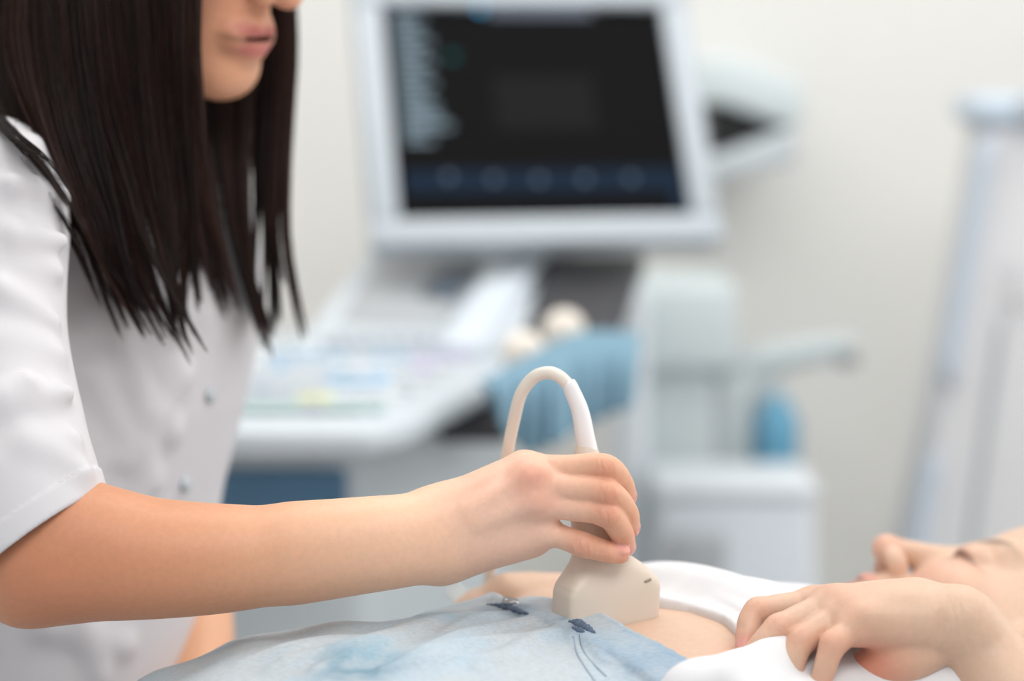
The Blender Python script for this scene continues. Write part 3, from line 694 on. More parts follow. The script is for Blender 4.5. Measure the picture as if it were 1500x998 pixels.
# --- denim
FJ = Fld(B0-[.40, .40, .235], B0+[.16, .26, .07], .0022)
def jeans_d(X, Y, Z):
    s, t = ST_(X, Y); s = s+0*t; t = t+0*s; w = waist_fn(t)-s
    o = .0075+.0045*sstep(.034, .030, w)*sstep(-.2, .0, t*0+.01)
    o = o+.0014*np.sin(t*70+s*32+1.5*np.sin(s*40))*sstep(.02, .10, w)+.0010*np.sin(s*95-t*45)*sstep(.03, .12, w)
    d = body_d(X, Y, Z, .006)-o+.006
    return np.maximum(d, -w+0*Z)
FJ.everywhere(jeans_d, .003, 'u')
sf = lambda px, py: ray_body(px, py)[2]
for ch, r in (([(505, 990), (560, 960), (640, 930), (710, 915)], .005), ([(470, 998), (530, 965), (600, 935)], .0045), ([(600, 990), (680, 950), (790, 925)], .006), ([(620, 925), (700, 915), (780, 915)], .0045),
              ([(845, 920), (850, 950), (880, 985), (905, 998)], .0035), ([(830, 922), (836, 955), (862, 995)], .003), ([(360, 992), (430, 970), (520, 955)], .006), ([(400, 997), (500, 975), (560, 965)], .005)):
    FJ.chain([(sf(*c)+np.array([0, 0, .0055 if r > .004 else .0080]), r if 0 < i < len(ch)-1 else r*.5) for i, c in enumerate(ch)], .010 if r > .004 else .003)
for ch in ([(600, 985), (690, 962), (800, 950)], [(560, 998), (650, 985), (760, 990)], [(700, 998), (770, 965), (830, 935)], [(420, 985), (520, 970), (610, 940)], [(655, 945), (700, 925), (745, 918)]):
    FJ.chain([(sf(*c)+np.array([0, 0, .0065]), .0048 if 0 < i < len(ch)-1 else .002) for i, c in enumerate(ch)], .008)
# rolled corner of the open fly and the frayed far side
FJ.chain([(sf(*c)+[0, 0, .006], .0042) for c in waist_px[2:]], .003)
FJ.chain([(sf(818, 912)+[0, 0, .008], .0045), (sf(832, 910)+[0, 0, .013], .0065), (sf(848, 913)+[0, -.002, .010], .0060), (sf(866, 922)+[0, -.004, .006], .0045)], .002)
FJ.ell(sf(846, 921)+np.array([0, -.004, .010]), (.007, .004, .0035), k=.003, mode='s')
FJ.chain([(sf(640, 915)+[0, 0, .004], .006), (sf(705, 910)+[0, 0, .010], .006), (sf(722, 908)+[0, .004, .012], .005), (sf(745, 912)+[0, .004, .009], .0045), (sf(790, 914)+[0, .004, .005], .0035)], .004)
fj = FJ.mesh(1); jv = fj[0]
FL = Fld([-.80, .55, .62], [-.12, 1.32, .88], .006)
for s in (-1, 1):
    zz_ = lambda q, r_: np.array([0, 0, min(float(topz(q)), .79)-B0[2]-r_-.01])
    FL.chain([(B0-E1*.30+E2*s*.082+zz_(-.30, .080), .080), (B0-E1*.52+E2*s*.082+zz_(-.52, .062), .062), (B0-E1*.80+E2*s*.085+[0, 0, -.150], .045)], .02)
jl = FL.mesh(1)
jv, jq = join(fj, jl)
JB = np.array(lin(190, 198, 204)); s_, t_ = (jv-B0)@E1, (jv-B0)@E2
tint = paint(jv, JB, [])
KN = rng.normal(0, 1, (40, 3)); KP = rng.uniform(0, 6.28, 40)
vn = lambda f: np.clip(.5+sum(np.sin(jv@(KN[i]*f)+KP[i]) for i in range(40))/16, 0, 1)
N1, N2 = vn(60), vn(260)
n1 = np.sin(jv[:, 0]*37+2*np.sin(jv[:, 1]*29))*.5+.5; n2 = np.sin(jv[:, 0]*83+jv[:, 1]*61+2*np.sin(jv[:, 1]*97))*.5+.5; n3 = rng.random(len(jv))
def wash(w, rgb):
    global tint
    tint = tint*(1-w[:, None])+np.array(lin(*rgb))*w[:, None]
wash(.45*sstep(.45, .8, N1)+.18*sstep(.5, .8, N2), (176, 198, 214))
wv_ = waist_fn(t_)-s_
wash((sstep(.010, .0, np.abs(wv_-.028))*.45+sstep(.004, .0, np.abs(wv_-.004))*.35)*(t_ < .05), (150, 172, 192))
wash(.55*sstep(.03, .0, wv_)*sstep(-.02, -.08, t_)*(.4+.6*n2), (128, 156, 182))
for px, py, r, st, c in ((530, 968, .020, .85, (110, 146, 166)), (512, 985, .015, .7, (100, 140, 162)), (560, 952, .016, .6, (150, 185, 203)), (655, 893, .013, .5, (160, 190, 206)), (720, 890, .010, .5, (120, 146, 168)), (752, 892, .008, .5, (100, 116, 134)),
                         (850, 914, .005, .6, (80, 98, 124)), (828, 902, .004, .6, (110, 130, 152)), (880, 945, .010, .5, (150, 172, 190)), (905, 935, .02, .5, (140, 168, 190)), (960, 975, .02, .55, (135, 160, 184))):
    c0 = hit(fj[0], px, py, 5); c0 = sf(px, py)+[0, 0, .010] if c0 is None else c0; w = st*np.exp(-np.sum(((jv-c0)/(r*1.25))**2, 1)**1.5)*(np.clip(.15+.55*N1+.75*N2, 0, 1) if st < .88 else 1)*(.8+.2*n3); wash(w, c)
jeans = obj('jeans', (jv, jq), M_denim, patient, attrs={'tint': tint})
# stitched seams and the fly button
for ch in ([(848, 928), (858, 955), (890, 990)], [(840, 930), (846, 958), (872, 996)]):
    pts = catmull([q-[0, 0, .0001] for q in (hit(fj[0], *c, 5) for c in ch) if q is not None], 24); obj('stitching', tube(pts, .0008, 6), M_thread, jeans)
p = sf(748, 913)+np.array([0, 0, .014])
obj('button', lathe([(.005, -.003), (.0062, 0), (.0055, .0018), (.003, .0012)], p, 20, rot_ypr(.5, .25, 0)), M_steel, jeans)
for ch, rr_ in ([(832, 905), (842, 907), (852, 911), (862, 916), (874, 923)], [.0008, .0024, .0030, .0026, .0008]), ([(842, 914), (850, 918), (858, 921)], [.0008, .0020, .0008]), ([(712, 880), (728, 882), (748, 887), (772, 894)], [.0006, .0016, .0022, .0006]):
    qs = [q for q in (hit(fj[0], *c, 7) for c in ch) if q is not None]
    if len(qs) > 2: obj('rolled_edge', tube(catmull(qs, 30), np.interp(np.linspace(0, 1, 30), np.linspace(0, 1, len(rr_)), rr_)*(1+.25*np.sin(np.arange(30)*1.9)), 10), M_seam, jeans)
# patient's hair behind the head
FCp = Fld(OP-.17, OP+.18, .004); Mi = RP.T
FCp.ell(LP(-.018, 0, .036), (.101, .083, .098), Mi); FCp.chain([(LP(-.05, .06, .02), .035), (LP(-.07, .07, -.05), .032), (LP(-.09, .06, -.10), .025)], .03)
FCp.ell(LP(.085, 0, -.050), (.088, .090, .118), Mi, k=.006, mode='s')
FCp.ell(LP(.02, .085, -.02), (.04, .03, .045), Mi, k=.006, mode='s'); FCp.ell(LP(.02, -.085, -.02), (.04, .03, .045), Mi, k=.006, mode='s')
cv = FCp.mesh(2); tn = np.array(lin(74, 50, 40))*(.8+.4*rng.random((len(cv[0]), 1)))
obj('hair', cv, M_hair, patient, attrs={'tint': tn})

# ================================================================== PROBE
pl = pbelly
probe = thing('ultrasound_probe', pl, 'ivory ultrasound probe with looping cable pressed on the belly by the hand', 'ultrasound probe')
YW = math.radians(28); wdir = np.array([math.cos(YW), math.sin(YW), 0])
DP = 1.247
stn = [(652, 858, .0064, .0064, 2.0), (668, 860, .0085, .0080, 2.0), (700, 863, .0125, .0105, 2.2), (740, 867, .0145, .0118, 2.4), (780, 871, .0140, .0118, 2.5), (800, 874, .0145, .0120, 2.6), (812, 878, .0170, .0124, 2.8), (822, 883, .0215, .0128, 3.2), (834, 887, .0265, .0132, 4),
       (850, 889, .0316, .0138, 7), (862, 889, .0330, .0141, 8), (885, 888, .0330, .0141, 8), (905, 887, .0328, .0140, 8), (915, 887, .0310, .0130, 6), (924, 887, .0240, .0080, 4)]
cen = catmull([P(x, y, DP-.004*(y-652)/260) for y, x, *_ in stn], 90)
tb_ = np.linspace(0, len(stn)-1, 90); par = np.array([[np.interp(t, range(len(stn)), [s[i] for s in stn]) for i in (2, 3, 4)] for t in tb_])
NS = 64; th = np.arange(NS)/NS*2*math.pi; V = []
ndir = np.cross(wdir, [0, 0, 1.])
for c, (w_, t__, e) in zip(cen, par):
    ct, st = np.cos(th), np.sin(th)
    x = np.sign(ct)*np.abs(ct)**(2/e)*w_; y = np.sign(st)*np.abs(st)**(2/e)*t__
    V.append(c+x[:, None]*(wdir*np.array([1, 1, 0])+[0, 0, .06*0])+y[:, None]*ndir+np.column_stack([0*x, 0*x, .10*x*0]))
q = [(i*NS+j, i*NS+(j+1) % NS, (i+1)*NS+(j+1) % NS, (i+1)*NS+j) for i in range(89) for j in range(NS)]+[tuple(range(NS))[::-1], tuple(89*NS+j for j in range(NS))]
obj('housing', (np.concatenate(V), q), M_probe, probe, auto=50)
# embossed orientation mark
pmk = [v for v in np.concatenate(V)]; pmk = hit(np.concatenate(V), 953, 849, 5)
obj('orientation_mark', tube(catmull([pmk-wdir*.0028+[0, 0, -.0007], pmk+[0, 0, 0], pmk+wdir*.0018+[0, 0, .0006]], 8), .0009, 8), M_slot, probe)
rel = catmull([P(863, 672, DP), P(857, 640, DP), P(849, 600, DP), P(832, 559, DP)], 40)
rr = np.interp(np.linspace(0, 1, 40), [0, .1, .5, .96, 1], [.0062, .0064, .0058, .0048, .0040])
obj('strain_relief', tube(rel, rr, 24), M_relief, probe)
cab = catmull([P(836, 568, DP), P(820, 552, DP), P(803, 546, DP+.002), P(782, 553, DP+.006), P(763, 578, DP+.012), P(752, 620, DP+.022), P(742, 672, DP+.034), P(728, 760, DP+.07), P(716, 850, DP+.16), P(712, 905, 1.58), P(702, 900, 1.80), P(660, 860, 2.03)], 150)
obj('cable', tube(cab, .0040, 20), M_cable, probe)

# ================================================================== COUCH, PILLOW, STOOL
cc = B0+E1*(-.12); MC = np.stack([E1, E2, [0, 0, 1]], 1)
couch = thing('examination_couch', (cc[0], cc[1], 0), 'examination couch under the lying woman, covered with a white sheet', 'couch')
obj('mattress', box((cc[0], cc[1], .593), (1.9, .50, .08), MC, .02, 3), M_vinyl, couch)
obj('sheet', box((cc[0], cc[1], .6345), (1.86, .505, .006), MC, .002), M_sheet, couch)
obj('frame', box((cc[0], cc[1], .533), (1.8, .44, .045), MC, .008), M_mac, couch)
for a in (-.8, .8):
    for b in (-.19, .19):
        q = cc+E1*a+E2*b; obj('leg', tube([[q[0], q[1], 0], [q[0], q[1], .52]], .022, 16), M_steel, couch)
po = OP+E1*.02; pil = Fld(np.array([po[0], po[1], .70])-[.28, .28, .06], np.array([po[0], po[1], .70])+[.28, .28, .1], .006)
pil.ell((po[0], po[1], .695), (.16, .21, .042), MC.T)
tag(obj('pillow', pil.mesh(1), M_sheet), 'white pillow under the head of the lying woman', 'pillow')
st0 = hip
stool = thing('stool', (st0[0], st0[1], 0), 'round grey stool the woman in the tunic sits on', 'stool')
sz = hip[2]-.10
obj('seat', lathe([(.15, sz-.07), (.18, sz-.055), (.185, sz-.03), (.17, sz-.005), (.1, sz)], (st0[0], st0[1], 0), 40), M_char, stool)
obj('column', lathe([(.03, .08), (.03, .3), (.02, .3), (.02, sz-.06)], (st0[0], st0[1], 0), 24), M_steel, stool)
for i in range(5):
    a = i*2*math.pi/5; e = np.array([st0[0]+.25*math.cos(a), st0[1]+.25*math.sin(a), .06]); obj('leg', tube([[st0[0], st0[1], .10], e], [.02, .014], 12), M_steel, stool)
    obj('caster', lathe([(.012, -.012), (.028, -.012), (.03, 0), (.028, .012), (.012, .012)], e-[0, 0, .03], 20, frame([0, 0, 1], [math.cos(a), math.sin(a), 0])), M_dark, stool)

# ================================================================== ULTRASOUND MACHINE
mach = thing('ultrasound_machine', (.0, 2.35, 0), 'white and slate blue ultrasound machine with a tilted dark monitor and console', 'ultrasound machine')
def PZ(px, py, z):                        # photo pixel on a level plane
    v = P(px, py, 1)-CAM; t = (z-CAM[2])/v[2]; return CAM+v*t
zc = .845
deck = [PZ(120, 622, zc), PZ(240, 628, zc), PZ(400, 630, zc), PZ(540, 628, zc), PZ(600, 616, zc), PZ(650, 590, zc), PZ(720, 555, zc), PZ(790, 520, zc), PZ(800, 505, zc), PZ(640, 478, zc), PZ(430, 478, zc), PZ(150, 520, zc)]
deck = [np.array(p) for p in deck]
obj('console', prism(deck, .816, zc, .012, 4), M_mac, mach, auto=50)
pan = [PZ(210, 606, zc), PZ(520, 606, zc), PZ(610, 578, zc), PZ(690, 535, zc), PZ(720, 512, zc), PZ(470, 508, zc), PZ(250, 520, zc)]
panel = obj('control_panel', prism(pan, zc-.004, zc+.004, .003), mat('panel_white', (206, 211, 216), rough=.45), mach, auto=50)
keys = []
KC = {'w': M_mac, 'b': mat('key_blue', (150, 190, 220), rough=.5), 'l': mat('key_lilac', (190, 180, 214), rough=.5), 'y': mat('key_yellow', (232, 232, 180), rough=.5), 'g': mat('key_mint', (200, 224, 222), rough=.5), 'd': mat('key_grey', (170, 186, 200), rough=.5)}
for py, seq, x0, dx in ((598, 'ggggwggg', 340, 30), (585, 'wwwwyywww', 345, 26), (571, 'wdwwwwwwww', 360, 26), (556, 'lwwwwwwwww', 355, 30), (540, 'wbwwwbbwlw', 380, 30), (524, 'bbbbwbblll', 405, 30), (516, 'dwdwdwdww', 430, 30)):
    for i, kx in enumerate(seq):
        px = x0+i*dx
        if abs(px-525) < 44 and 535 < py < 575: continue
        q = PZ(px, py, zc+.006); obj('key', box((q[0], q[1], zc+.007), (.017, .015, .008), None, .002), KC[kx], panel)
q = PZ(525, 556, zc+.006)
obj('trackball_ring', lathe([(.036, 0), (.038, .004), (.034, .008), (.026, .008), (.024, .004)], (q[0], q[1], zc+.003), 36), KC['b'], panel)
obj('trackball', lathe([(.001, .022)]+[(.022*math.sin(a), .022*math.cos(a)) for a in np.linspace(.1, 1.6, 10)], (q[0], q[1], zc+.004), 28), M_mac, panel)
# inclined upper deck: left edge, grey recess, white bar, dark recess
def quad_slab(c4, th, bev=.004):          # four corners (3-D) thickened along their normal
    c4 = [np.array(c) for c in c4]; n = nrm(np.cross(c4[1]-c4[0], c4[3]-c4[0])); n = n if n[2] > 0 else -n
    v = np.array(c4+[c-n*th for c in c4]); return bevel((v, [(0, 1, 2, 3), (7, 6, 5, 4)]+[(i, 4+i, 4+(i+1) % 4, (i+1) % 4) for i in range(4)]), bev, 2)
up = obj('upper_deck', quad_slab([P(420, 520, 2.36), P(700, 520, 2.36), P(930, 372, 2.66), P(545, 358, 2.66)], .035, .008), M_mac, mach, auto=50)
obj('grey_touch_panel', quad_slab([P(492, 472, 2.440), P(655, 472, 2.440), P(708, 376, 2.615), P(556, 374, 2.615)], .006), M_grey, mach, auto=50)
obj('dark_inset', quad_slab([P(615, 430, 2.50), P(668, 440, 2.488), P(702, 379, 2.60), P(652, 380, 2.60)], .003, .001), mat('inset_blue_grey', (92, 102, 114), rough=.4), mach, auto=50)
obj('arm_column', quad_slab([P(640, 502, 2.36), P(705, 505, 2.36), P(800, 372, 2.60), P(722, 372, 2.60)], .05, .01), mat('machine_bright', (206, 215, 223), rough=.4), mach, auto=50)
obj('charcoal_well', quad_slab([P(765, 490, 2.42), P(900, 490, 2.42), P(945, 370, 2.64), P(800, 372, 2.60)], .03, .004), M_char, mach, auto=50)
for i in range(7):
    a = 480+i*26; b0_, t0_ = P(a, 508, 2.375), P(a+6, 486, 2.405); obj('slider', tube([b0_, t0_], .0085, 12), M_mac, mach)
# body under the console
q0, q1, q2, q3 = PZ(230, 676, .78), PZ(528, 676, .78), PZ(750, 590, .78), PZ(380, 560, .78)
def shift(p, dx, dy): return np.array([p[0]+dx, p[1]+dy, 0])
obj('cabinet', prism([q0, q1, q2, q3], .14, .80, .02, 3), M_macg, mach, auto=50)
n_ = nrm(np.cross(q1-q0, [0, 0, 1.]))
obj('blue_front_panel', box(((q0+q1)/2)*[1, 1, 0]+n_*.004+[0, 0, .715], (np.linalg.norm(q1-q0)-.03, .014, .115), frame(q1-q0, np.cross([0, 0, 1], q1-q0)), .005), M_blue, mach, auto=50)
sd = nrm(q2-q1); ns = np.cross(sd, [0, 0, 1])
obj('side_vent', box(((q1*.62+q2*.38))*[1, 1, 0]+ns*.004+[0, 0, .40], (.18, .012, .30), frame(sd, np.cross([0, 0, 1], sd)), .004), M_dark, mach, auto=50)
obj('base', prism([q0+[-.03, -.06, 0], q1+[.04, -.06, 0], q2+[.05, .05, 0], q3+[-.03, .05, 0]], .08, .15, .02, 3), M_grey, mach, auto=50)
for qq in (q0, q1, q2, q3):
    obj('caster', lathe([(.02, -.02), (.046, -.02), (.05, -.01), (.05, .01), (.046, .02), (.02, .02)], (qq[0], qq[1], .05), 28, frame([0, 0, 1], [0, 1, 0])), M_dark, mach)
# probe holder rail and dark tray on the right flank
obj('holder_tray', prism([PZ(640, 612, .80), PZ(745, 612, .80), PZ(905, 505, .80), PZ(800, 500, .80)], .77, .80, .008), M_char, mach, auto=50)
for px, py in ((765, 545), (828, 522)):
    q = PZ(px, py, .81); obj('probe_holder', lathe([(.030, -.06), (.036, .0), (.036, .02), (.030, .02), (.028, .0), (.024, -.05)], (q[0], q[1], .82), 28), M_macg, mach, auto=50)
# tall rear column on the right of the console
# monitor
RM = rot_ypr(math.radians(-79.16), math.radians(-31.33), math.radians(.034)); OM = np.array([.0297, 2.6263, 1.1369])
LM = lambda x, y, z: OM+RM@np.array([x, y, z])
def lbox(c, s, bev=0, seg=2): return box(LM(*c), s, RM, bev, seg)
SW, SH = .382, .318
mon = obj('monitor', lbox((-.022, .0, -.001), (.030, SW+.075, SH+.075), .012, 3), M_mon, mach, auto=50)
for c, s in (((-.001, 0, -SH/2-.019), (.016, SW+.076, .038)), ((-.001, 0, SH/2+.019), (.016, SW+.076, .038)), ((-.001, -SW/2-.018, 0), (.016, .036, SH)), ((-.001, SW/2+.018, 0), (.016, .036, SH))):
    obj('bezel', lbox(c, s, .004), M_mon, mon, auto=50)
obj('rear_housing', lbox((-.062, 0, -.01), (.06, .30, .24), .02, 3), M_macg, mon, auto=50)
scr = obj('screen', lbox((-.006, 0, 0), (.004, SW, SH)), mat('screen_black', (8, 8, 9), rough=.6, spec=.05, emit=(16, 16, 18), estr=.35), mon, smooth=False)
def smat(n, rgb, e): return mat(n, (4, 4, 4), rough=.6, spec=.05, emit=rgb, estr=e)
S_text = smat('screen_text', (150, 170, 182), .85); S_band = smat('screen_band', (30, 50, 72), .75); S_dot = smat('screen_dot', (90, 104, 120), 1.5); S_cy = smat('screen_cyan', (60, 140, 180), 2.4); S_tl = smat('screen_teal', (30, 96, 96), 1.3); S_sec = smat('screen_sector', (36, 36, 37), .7); S_hd = smat('screen_head', (110, 116, 130), 1.0)
def uv(px, py):                           # place on the screen seen at this photo pixel
    v = P(px, py, 1)-CAM; n = RM[:, 0]; t = ((OM-CAM)@n)/(v@n); return RM.T@(CAM+v*t-OM)
def sbar(name, x0, y0, x1, y1, m, k=.001):
    a, b = uv(x0, y0), uv(x1, y1); c = (a+b)/2; obj(name, lbox((-.0035+k, c[1], c[2]), (.0012, abs(b[1]-a[1]), abs(b[2]-a[2]))), m, scr, smooth=False)
sbar('toolbar', 592, 250, 1000, 276, S_band); sbar('toolbar', 984, 276, 1008, 308, S_band)
sbar('image_area', 720, 110, 878, 190, S_sec); sbar('header', 715, 3, 868, 22, S_hd); sbar('status_bar', 966, -8, 990, 40, S_text)
for i in range(19):
    y = 16+i*10.3; x0 = 578+(y-16)*.09; w = 40+14*math.sin(i*2.1)+(18 if 13 < i < 17 else 0)-(10 if i < 2 else 0); sbar('text_line', x0, y, x0+w, y+5.8, S_text)
for px, py, m in ((704, 12, S_cy), (663, 82, S_tl), (658, 258, S_dot), (724, 261, S_dot), (790, 262, S_dot), (857, 261, S_dot), (925, 260, S_dot), (668, 184, S_sec), (652, 12, S_sec)):
    c = uv(px, py); obj('icon', lathe([(.0052, -.0005), (.0052, .0006)], LM(-.0018, c[1], c[2]), 20, RM@frame([0, 1, 0], [0, 0, 1])), m, scr)
obj('monitor_arm', tube(catmull([LM(-.09, 0, -.04), P(770, 340, 2.74), P(765, 420, 2.62), P(760, 470, 2.60)], 20), .028, 20), M_mac, mach)
# probes standing in their holders and the blue cloth
for i, (px, py, d, r, lab) in enumerate(((826, 482, 2.30, .024, 'cream probe head standing in the rear holder beside the dark inset'), (767, 514, 2.22, .024, 'cream probe head lying lower in the holder nearer the console keys'))):
    G = Fld(P(px, py, d)-[.06, .06, .12], P(px, py, d)+[.06, .06, .06], .003); c = P(px, py, d)
    G.ell(c, (r, r*.8, r*.95)); G.chain([(c-[0, 0, .01], r*.75), (c-[.005, 0, .05], .013), (c-[.008, 0, .085], .011)], .015)
    t = thing('ultrasound_probe', c-[0, 0, .09], lab, 'ultrasound probe', 'spare probes in the machine holders'); obj('housing', G.mesh(1), M_cable, t)
    obj('grip_ring', lathe([(.0125, -.006), (.0145, -.003), (.0145, .003), (.0125, .006)], c-[.006, 0, .055], 24), M_probe, t)
# draped cloth: pleated sheet over the rail
n, mm = 44, 26; V = []
topL, topR = [P(690, 566, 2.10), P(800, 508, 2.20), P(855, 492, 2.26), P(938, 490, 2.30)], None
tl = catmull([P(700, 560, 2.09), P(775, 520, 2.18), P(850, 486, 2.26), P(938, 486, 2.32)], n)
bl_ = catmull([P(715, 588, 2.06), P(770, 662, 2.10), P(850, 628, 2.16), P(930, 590, 2.25)], n)
for i in range(n):
    for j in range(mm):
        u = j/(mm-1); p = tl[i]*(1-u)+bl_[i]*u; p = p+np.array([0, -.02*math.sin(u*math.pi)-.016*math.sin(i*1.1+2*math.sin(i*.37))*sstep(.1, .6, u), .012*math.sin(u*3.1)]); V.append(p)
V = np.array(V); q = [(i*mm+j, (i+1)*mm+j, (i+1)*mm+j+1, i*mm+j+1) for i in range(n-1) for j in range(mm-1)]
N0 = len(V); V2 = V+np.array([0, .004, -.002]); q2_ = [(f[3]+N0, f[2]+N0, f[1]+N0, f[0]+N0) for f in q]
edge = [(j, j+1) for j in range(mm-1)]+[((n-1)*mm+j+1, (n-1)*mm+j) for j in range(mm-1)]+[((i+1)*mm, i*mm) for i in range(n-1)]+[(i*mm+mm-1, (i+1)*mm+mm-1) for i in range(n-1)]
tag(obj('cloth', (np.concatenate([V, V2]), q+q2_+[(a, b, b+N0, a+N0) for a, b in edge]), M_cloth), 'crumpled light blue paper cloth hung over the machine probe holders', 'cloth')

# ================================================================== BACK WALL EQUIPMENT
YB_ = 3.60
# towel box, left of the dispenser
d0 = 3.05
def wbox(x0, y0, x1, y1, d, depth, bev=.01):
    a, b = P(x0, y0, d), P(x1, y1, d); z0, z1 = b[2], a[2]; y = (a[1]+b[1])/2
    return box(((a[0]+b[0])/2, y+depth/2, (z0+z1)/2), (abs(b[0]-a[0]), depth, abs(z1-z0)), None, bev, 3)
c = P(990, 700, d0)
unit = thing('equipment_column', (c[0], c[1], 0), 'pale grey column unit standing behind the machine with a square box head', 'equipment column')
obj('head_box', wbox(935, 412, 1082, 548, d0, .24, .02), M_pale, unit, auto=50)
obj('side_panel', wbox(898, 425, 950, 905, d0-.10, .3, .02), mat('pale_white', (218, 224, 230), rough=.45), unit, auto=50)
obj('recess_back', wbox(945, 545, 1060, 1000, d0+.10, .12, .01), mat('recess_grey', (178, 184, 188), rough=.5), unit, auto=50)
a = P(990, 900, d0); obj('foot', box((a[0], a[1]+.12, .03), (.26, .36, .06), None, .015), M_grey, unit, auto=50)
obj('spine', box((a[0]-.01, a[1]+.16, .40), (.15, .12, .70), None, .01), M_pale, unit, auto=50)
# elbow dispenser
d1 = 3.2; c = P(1130, 600, d1)
disp = thing('soap_dispenser', (c[0], c[1], c[2]), 'pale elbow lever soap dispenser holding a blue bottle on the wall', 'soap dispenser')
obj('back_plate', box((P(1085, 610, d1)[0], (c[1]+YB_)/2, P(1085, 610, d1)[2]), (.055, YB_-c[1]+.02, .17), None, .01), M_pale, disp, auto=50)
lev = catmull([P(1062, 590, d1), P(1075, 556, d1), P(1115, 532, d1-.02), P(1170, 518, d1-.04), P(1225, 508, d1-.06), P(1252, 510, d1-.07)], 30)
obj('lever', join(tube(lev, np.interp(np.linspace(0, 1, 30), [0, .3, 1], [.030, .030, .014]), 20), box(P(1100, 560, d1), (.075, .07, .06), None, .015)), M_pale, disp)
obj('front_post', wbox(1046, 552, 1100, 700, d1-.03, .06, .012), M_pale, disp, auto=50)
obj('lever_tip', box(P(1240, 525, d1-.07), (.034, .03, .024), None, .008), mat('tip_grey', (140, 146, 152), rough=.5), disp, auto=50)
cb = P(1137, 680, d1-.01); obj('bottle', lathe([(.033, 0), (.036, .006), (.036, .060), (.031, .084), (.018, .100), (.013, .114), (.006, .115)], cb, 28), M_bottle, disp)
obj('bottle_shelf', box(cb+[0, .06, -.006], (.09, .24, .012), None, .004), M_pale, disp, auto=50)
# white bin below
d2 = 2.84; c = P(1090, 700, d2)
binn = thing('waste_bin', (c[0], c[1]+.08, 0), 'white tapered waste bin under the soap dispenser', 'waste bin')
bx0, bx1 = P(965, 700, d2), P(1195, 700, d2); zt2 = P(1090, 700, d2)[2]-.032
pts = np.array([(bx0[0], bx0[1]), (bx1[0], bx1[1]), (bx1[0], bx1[1]+.16), (bx0[0], bx0[1]+.16)]); ctr = pts.mean(0)
low = ctr+(pts-ctr)*[1.12, 1.0]+[.015, 0]
v = np.array([(*p, .005) for p in low]+[(*p, zt2) for p in pts]); obj('bin_body', bevel((v, [(3, 2, 1, 0), (4, 5, 6, 7)]+[(i, (i+1) % 4, 4+(i+1) % 4, 4+i) for i in range(4)]), .015, 3), mat('bin_white', (214, 220, 228), rough=.45), binn, auto=50)
obj('lid', box((ctr[0], ctr[1], zt2+.012), (bx1[0]-bx0[0]+.012, .17, .022), None, .008), mat('bin_lid', (222, 228, 234), rough=.4), binn, auto=50)
obj('dark_front', box((bx0[0]+.055, bx0[1]-.012, zt2-.13), (.085, .02, .16), None, .006), M_grey, binn, auto=50)
# dispenser with an open mouth, right of the monitor
d3 = 3.15
c = P(1110, 170, d3); towel = thing('paper_towel_dispenser', (c[0], c[1], P(1110, 255, d3)[2]), 'pale wall dispenser with a dark wedge opening right of the monitor', 'dispenser')
def wedge(pp, d, depth):                  # outline in the wall plane, given depth towards the wall
    q = [P(x, y, d) for x, y in pp]; n = len(q); v = np.array([(p[0], q[0][1], p[2]) for p in q]+[(p[0], q[0][1]+depth, p[2]) for p in q])
    return bevel((v, [tuple(range(n)), tuple(range(2*n-1, n-1, -1))]+[(i, n+i, n+(i+1) % n, (i+1) % n) for i in range(n)]), .008, 2)
dep = YB_-c[1]
obj('hood', wedge([(1020, 85), (1075, 82), (1178, 118), (1180, 178), (1165, 188), (1060, 152), (1020, 150)], d3, dep), M_pale, towel, auto=50)
obj('mouth', wedge([(1040, 148), (1165, 185), (1155, 200), (1070, 226), (1040, 226)], d3+.06, dep-.06), M_dark, towel, auto=50)
obj('lower_tray', wedge([(1020, 238), (1075, 222), (1166, 186), (1168, 238), (1075, 260), (1020, 262)], d3, dep), M_macg, towel, auto=50)
# tall pale tower at the right edge
d4 = 3.0; c = P(1460, 600, d4)
tower = thing('cabinet', (c[0]+.12, c[1]+.15, 0), 'tall pale grey tapered cabinet with powder blue strips at the right wall', 'cabinet')
pp = [(1436, 178), (1640, 178), (1640, 300), (1640, 1500), (1262, 1500), (1372, 640)]
zfloor = 0.0
q = [P(x, y, d4) for x, y in pp]; y0 = P(1440, 600, d4)[1]
v2 = [(p[0], max(p[2], .02)) for p in q]
n = len(v2); v = np.array([(x, y0, z) for x, z in v2]+[(x, y0+.14, z) for x, z in v2])
obj('carcass', bevel((v, [tuple(range(n)), tuple(range(2*n-1, n-1, -1))]+[(i, n+i, n+(i+1) % n, (i+1) % n) for i in range(n)]), .01, 2), M_tower, tower, auto=50)
def strip(pts, m, nm, r=.012, dy=-.008):
    q = [P(x, y, d4) for x, y in pts]; q = [np.array([p[0], y0+dy, p[2]]) for p in q]; obj(nm, tube(catmull(q, 12), r, 12), m, tower)
strip([(1432, 200), (1408, 370), (1384, 560)], M_strip, 'blue_strip'); strip([(1368, 672), (1358, 740), (1346, 850)], M_strip, 'blue_strip')
strip([(1490, 380), (1480, 440)], M_tower, 'handle', .012); strip([(1462, 460), (1445, 640), (1425, 840)], M_grey, 'door_gap', .006, -.001)
a = P(1500, 160, d4); obj('top_cap', box((a[0]+.06, y0+.07, a[2]), (.30, .17, .045), None, .018, 3), mat('cap_blue', (198, 212, 226), rough=.4), tower, auto=50)
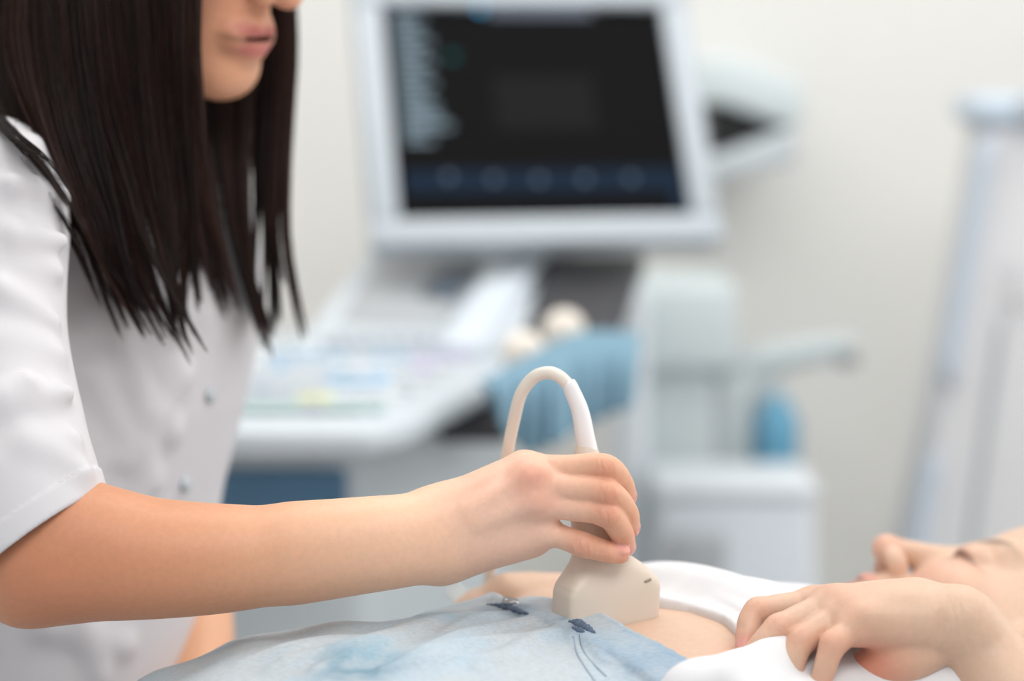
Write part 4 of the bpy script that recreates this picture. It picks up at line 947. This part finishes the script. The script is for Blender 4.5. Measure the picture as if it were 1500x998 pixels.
a = P(1490, 150, d4); obj('lamp_knob', lathe([(.02, -.02), (.028, -.01), (.028, .01), (.02, .02)], (a[0], y0-.06, a[2]), 24, frame([1, 0, 0], [0, 0, 1])), M_mac, tower)

# ================================================================== ROOM
def slab(name, c, s, m): return struct(obj(name, box(c, s), m, None, smooth=False))
slab('floor', (0, 1.3, -.05), (5.2, 5.6, .1), M_floor)
slab('wall_back', (0, YB_+.05, 1.35), (5.2, .1, 2.7), M_wall)
slab('wall_left', (-2.55, 1.3, 1.35), (.1, 5.6, 2.7), M_wall)
slab('ceiling', (0, 1.3, 2.75), (5.2, 5.6, .1), M_ceil)
# right wall with a window opening
for nm, y0_, y1_, z0_, z1_ in (('wall_right', -1.5, .9, 0, 2.7), ('wall_right_far', 2.9, 4.1, 0, 2.7), ('wall_right_sill', .9, 2.9, 0, .9), ('wall_right_head', .9, 2.9, 2.4, 2.7)):
    slab(nm, (2.55, (y0_+y1_)/2, (z0_+z1_)/2), (.1, y1_-y0_, z1_-z0_), M_wall)
slab('baseboard_back', (0, YB_-.008, .05), (5.0, .016, .1), M_mac)

def area(name, loc, tgt, sx, sy, power, col=(1, 1, 1)):
    l = bpy.data.lights.new(name, 'AREA'); l.shape = 'RECTANGLE'; l.size = sx; l.size_y = sy; l.energy = power; l.color = col
    o = bpy.data.objects.new(name, l); COL.objects.link(o); o.location = loc
    from mathutils import Vector
    o.rotation_euler = (Vector(tgt)-Vector(loc)).to_track_quat('-Z', 'Y').to_euler(); return o
area('window_light', (2.62, 1.9, 1.65), (0, 1.5, 1.0), 1.9, 1.5, 19, (.97, .985, 1))
area('ceiling_lamp', (.35, .15, 2.66), (.1, .5, 0), 1.8, 1.4, 40, (1, .985, .96))
area('ceiling_lamp', (-.1, 2.2, 2.66), (-.1, 2.35, 0), 3.4, 1.6, 47, (1, .985, .96))
w = bpy.data.worlds.new('world'); scene.world = w; w.use_nodes = True
w.node_tree.nodes['Background'].inputs[0].default_value = (.98, .99, 1, 1); w.node_tree.nodes['Background'].inputs[1].default_value = .62
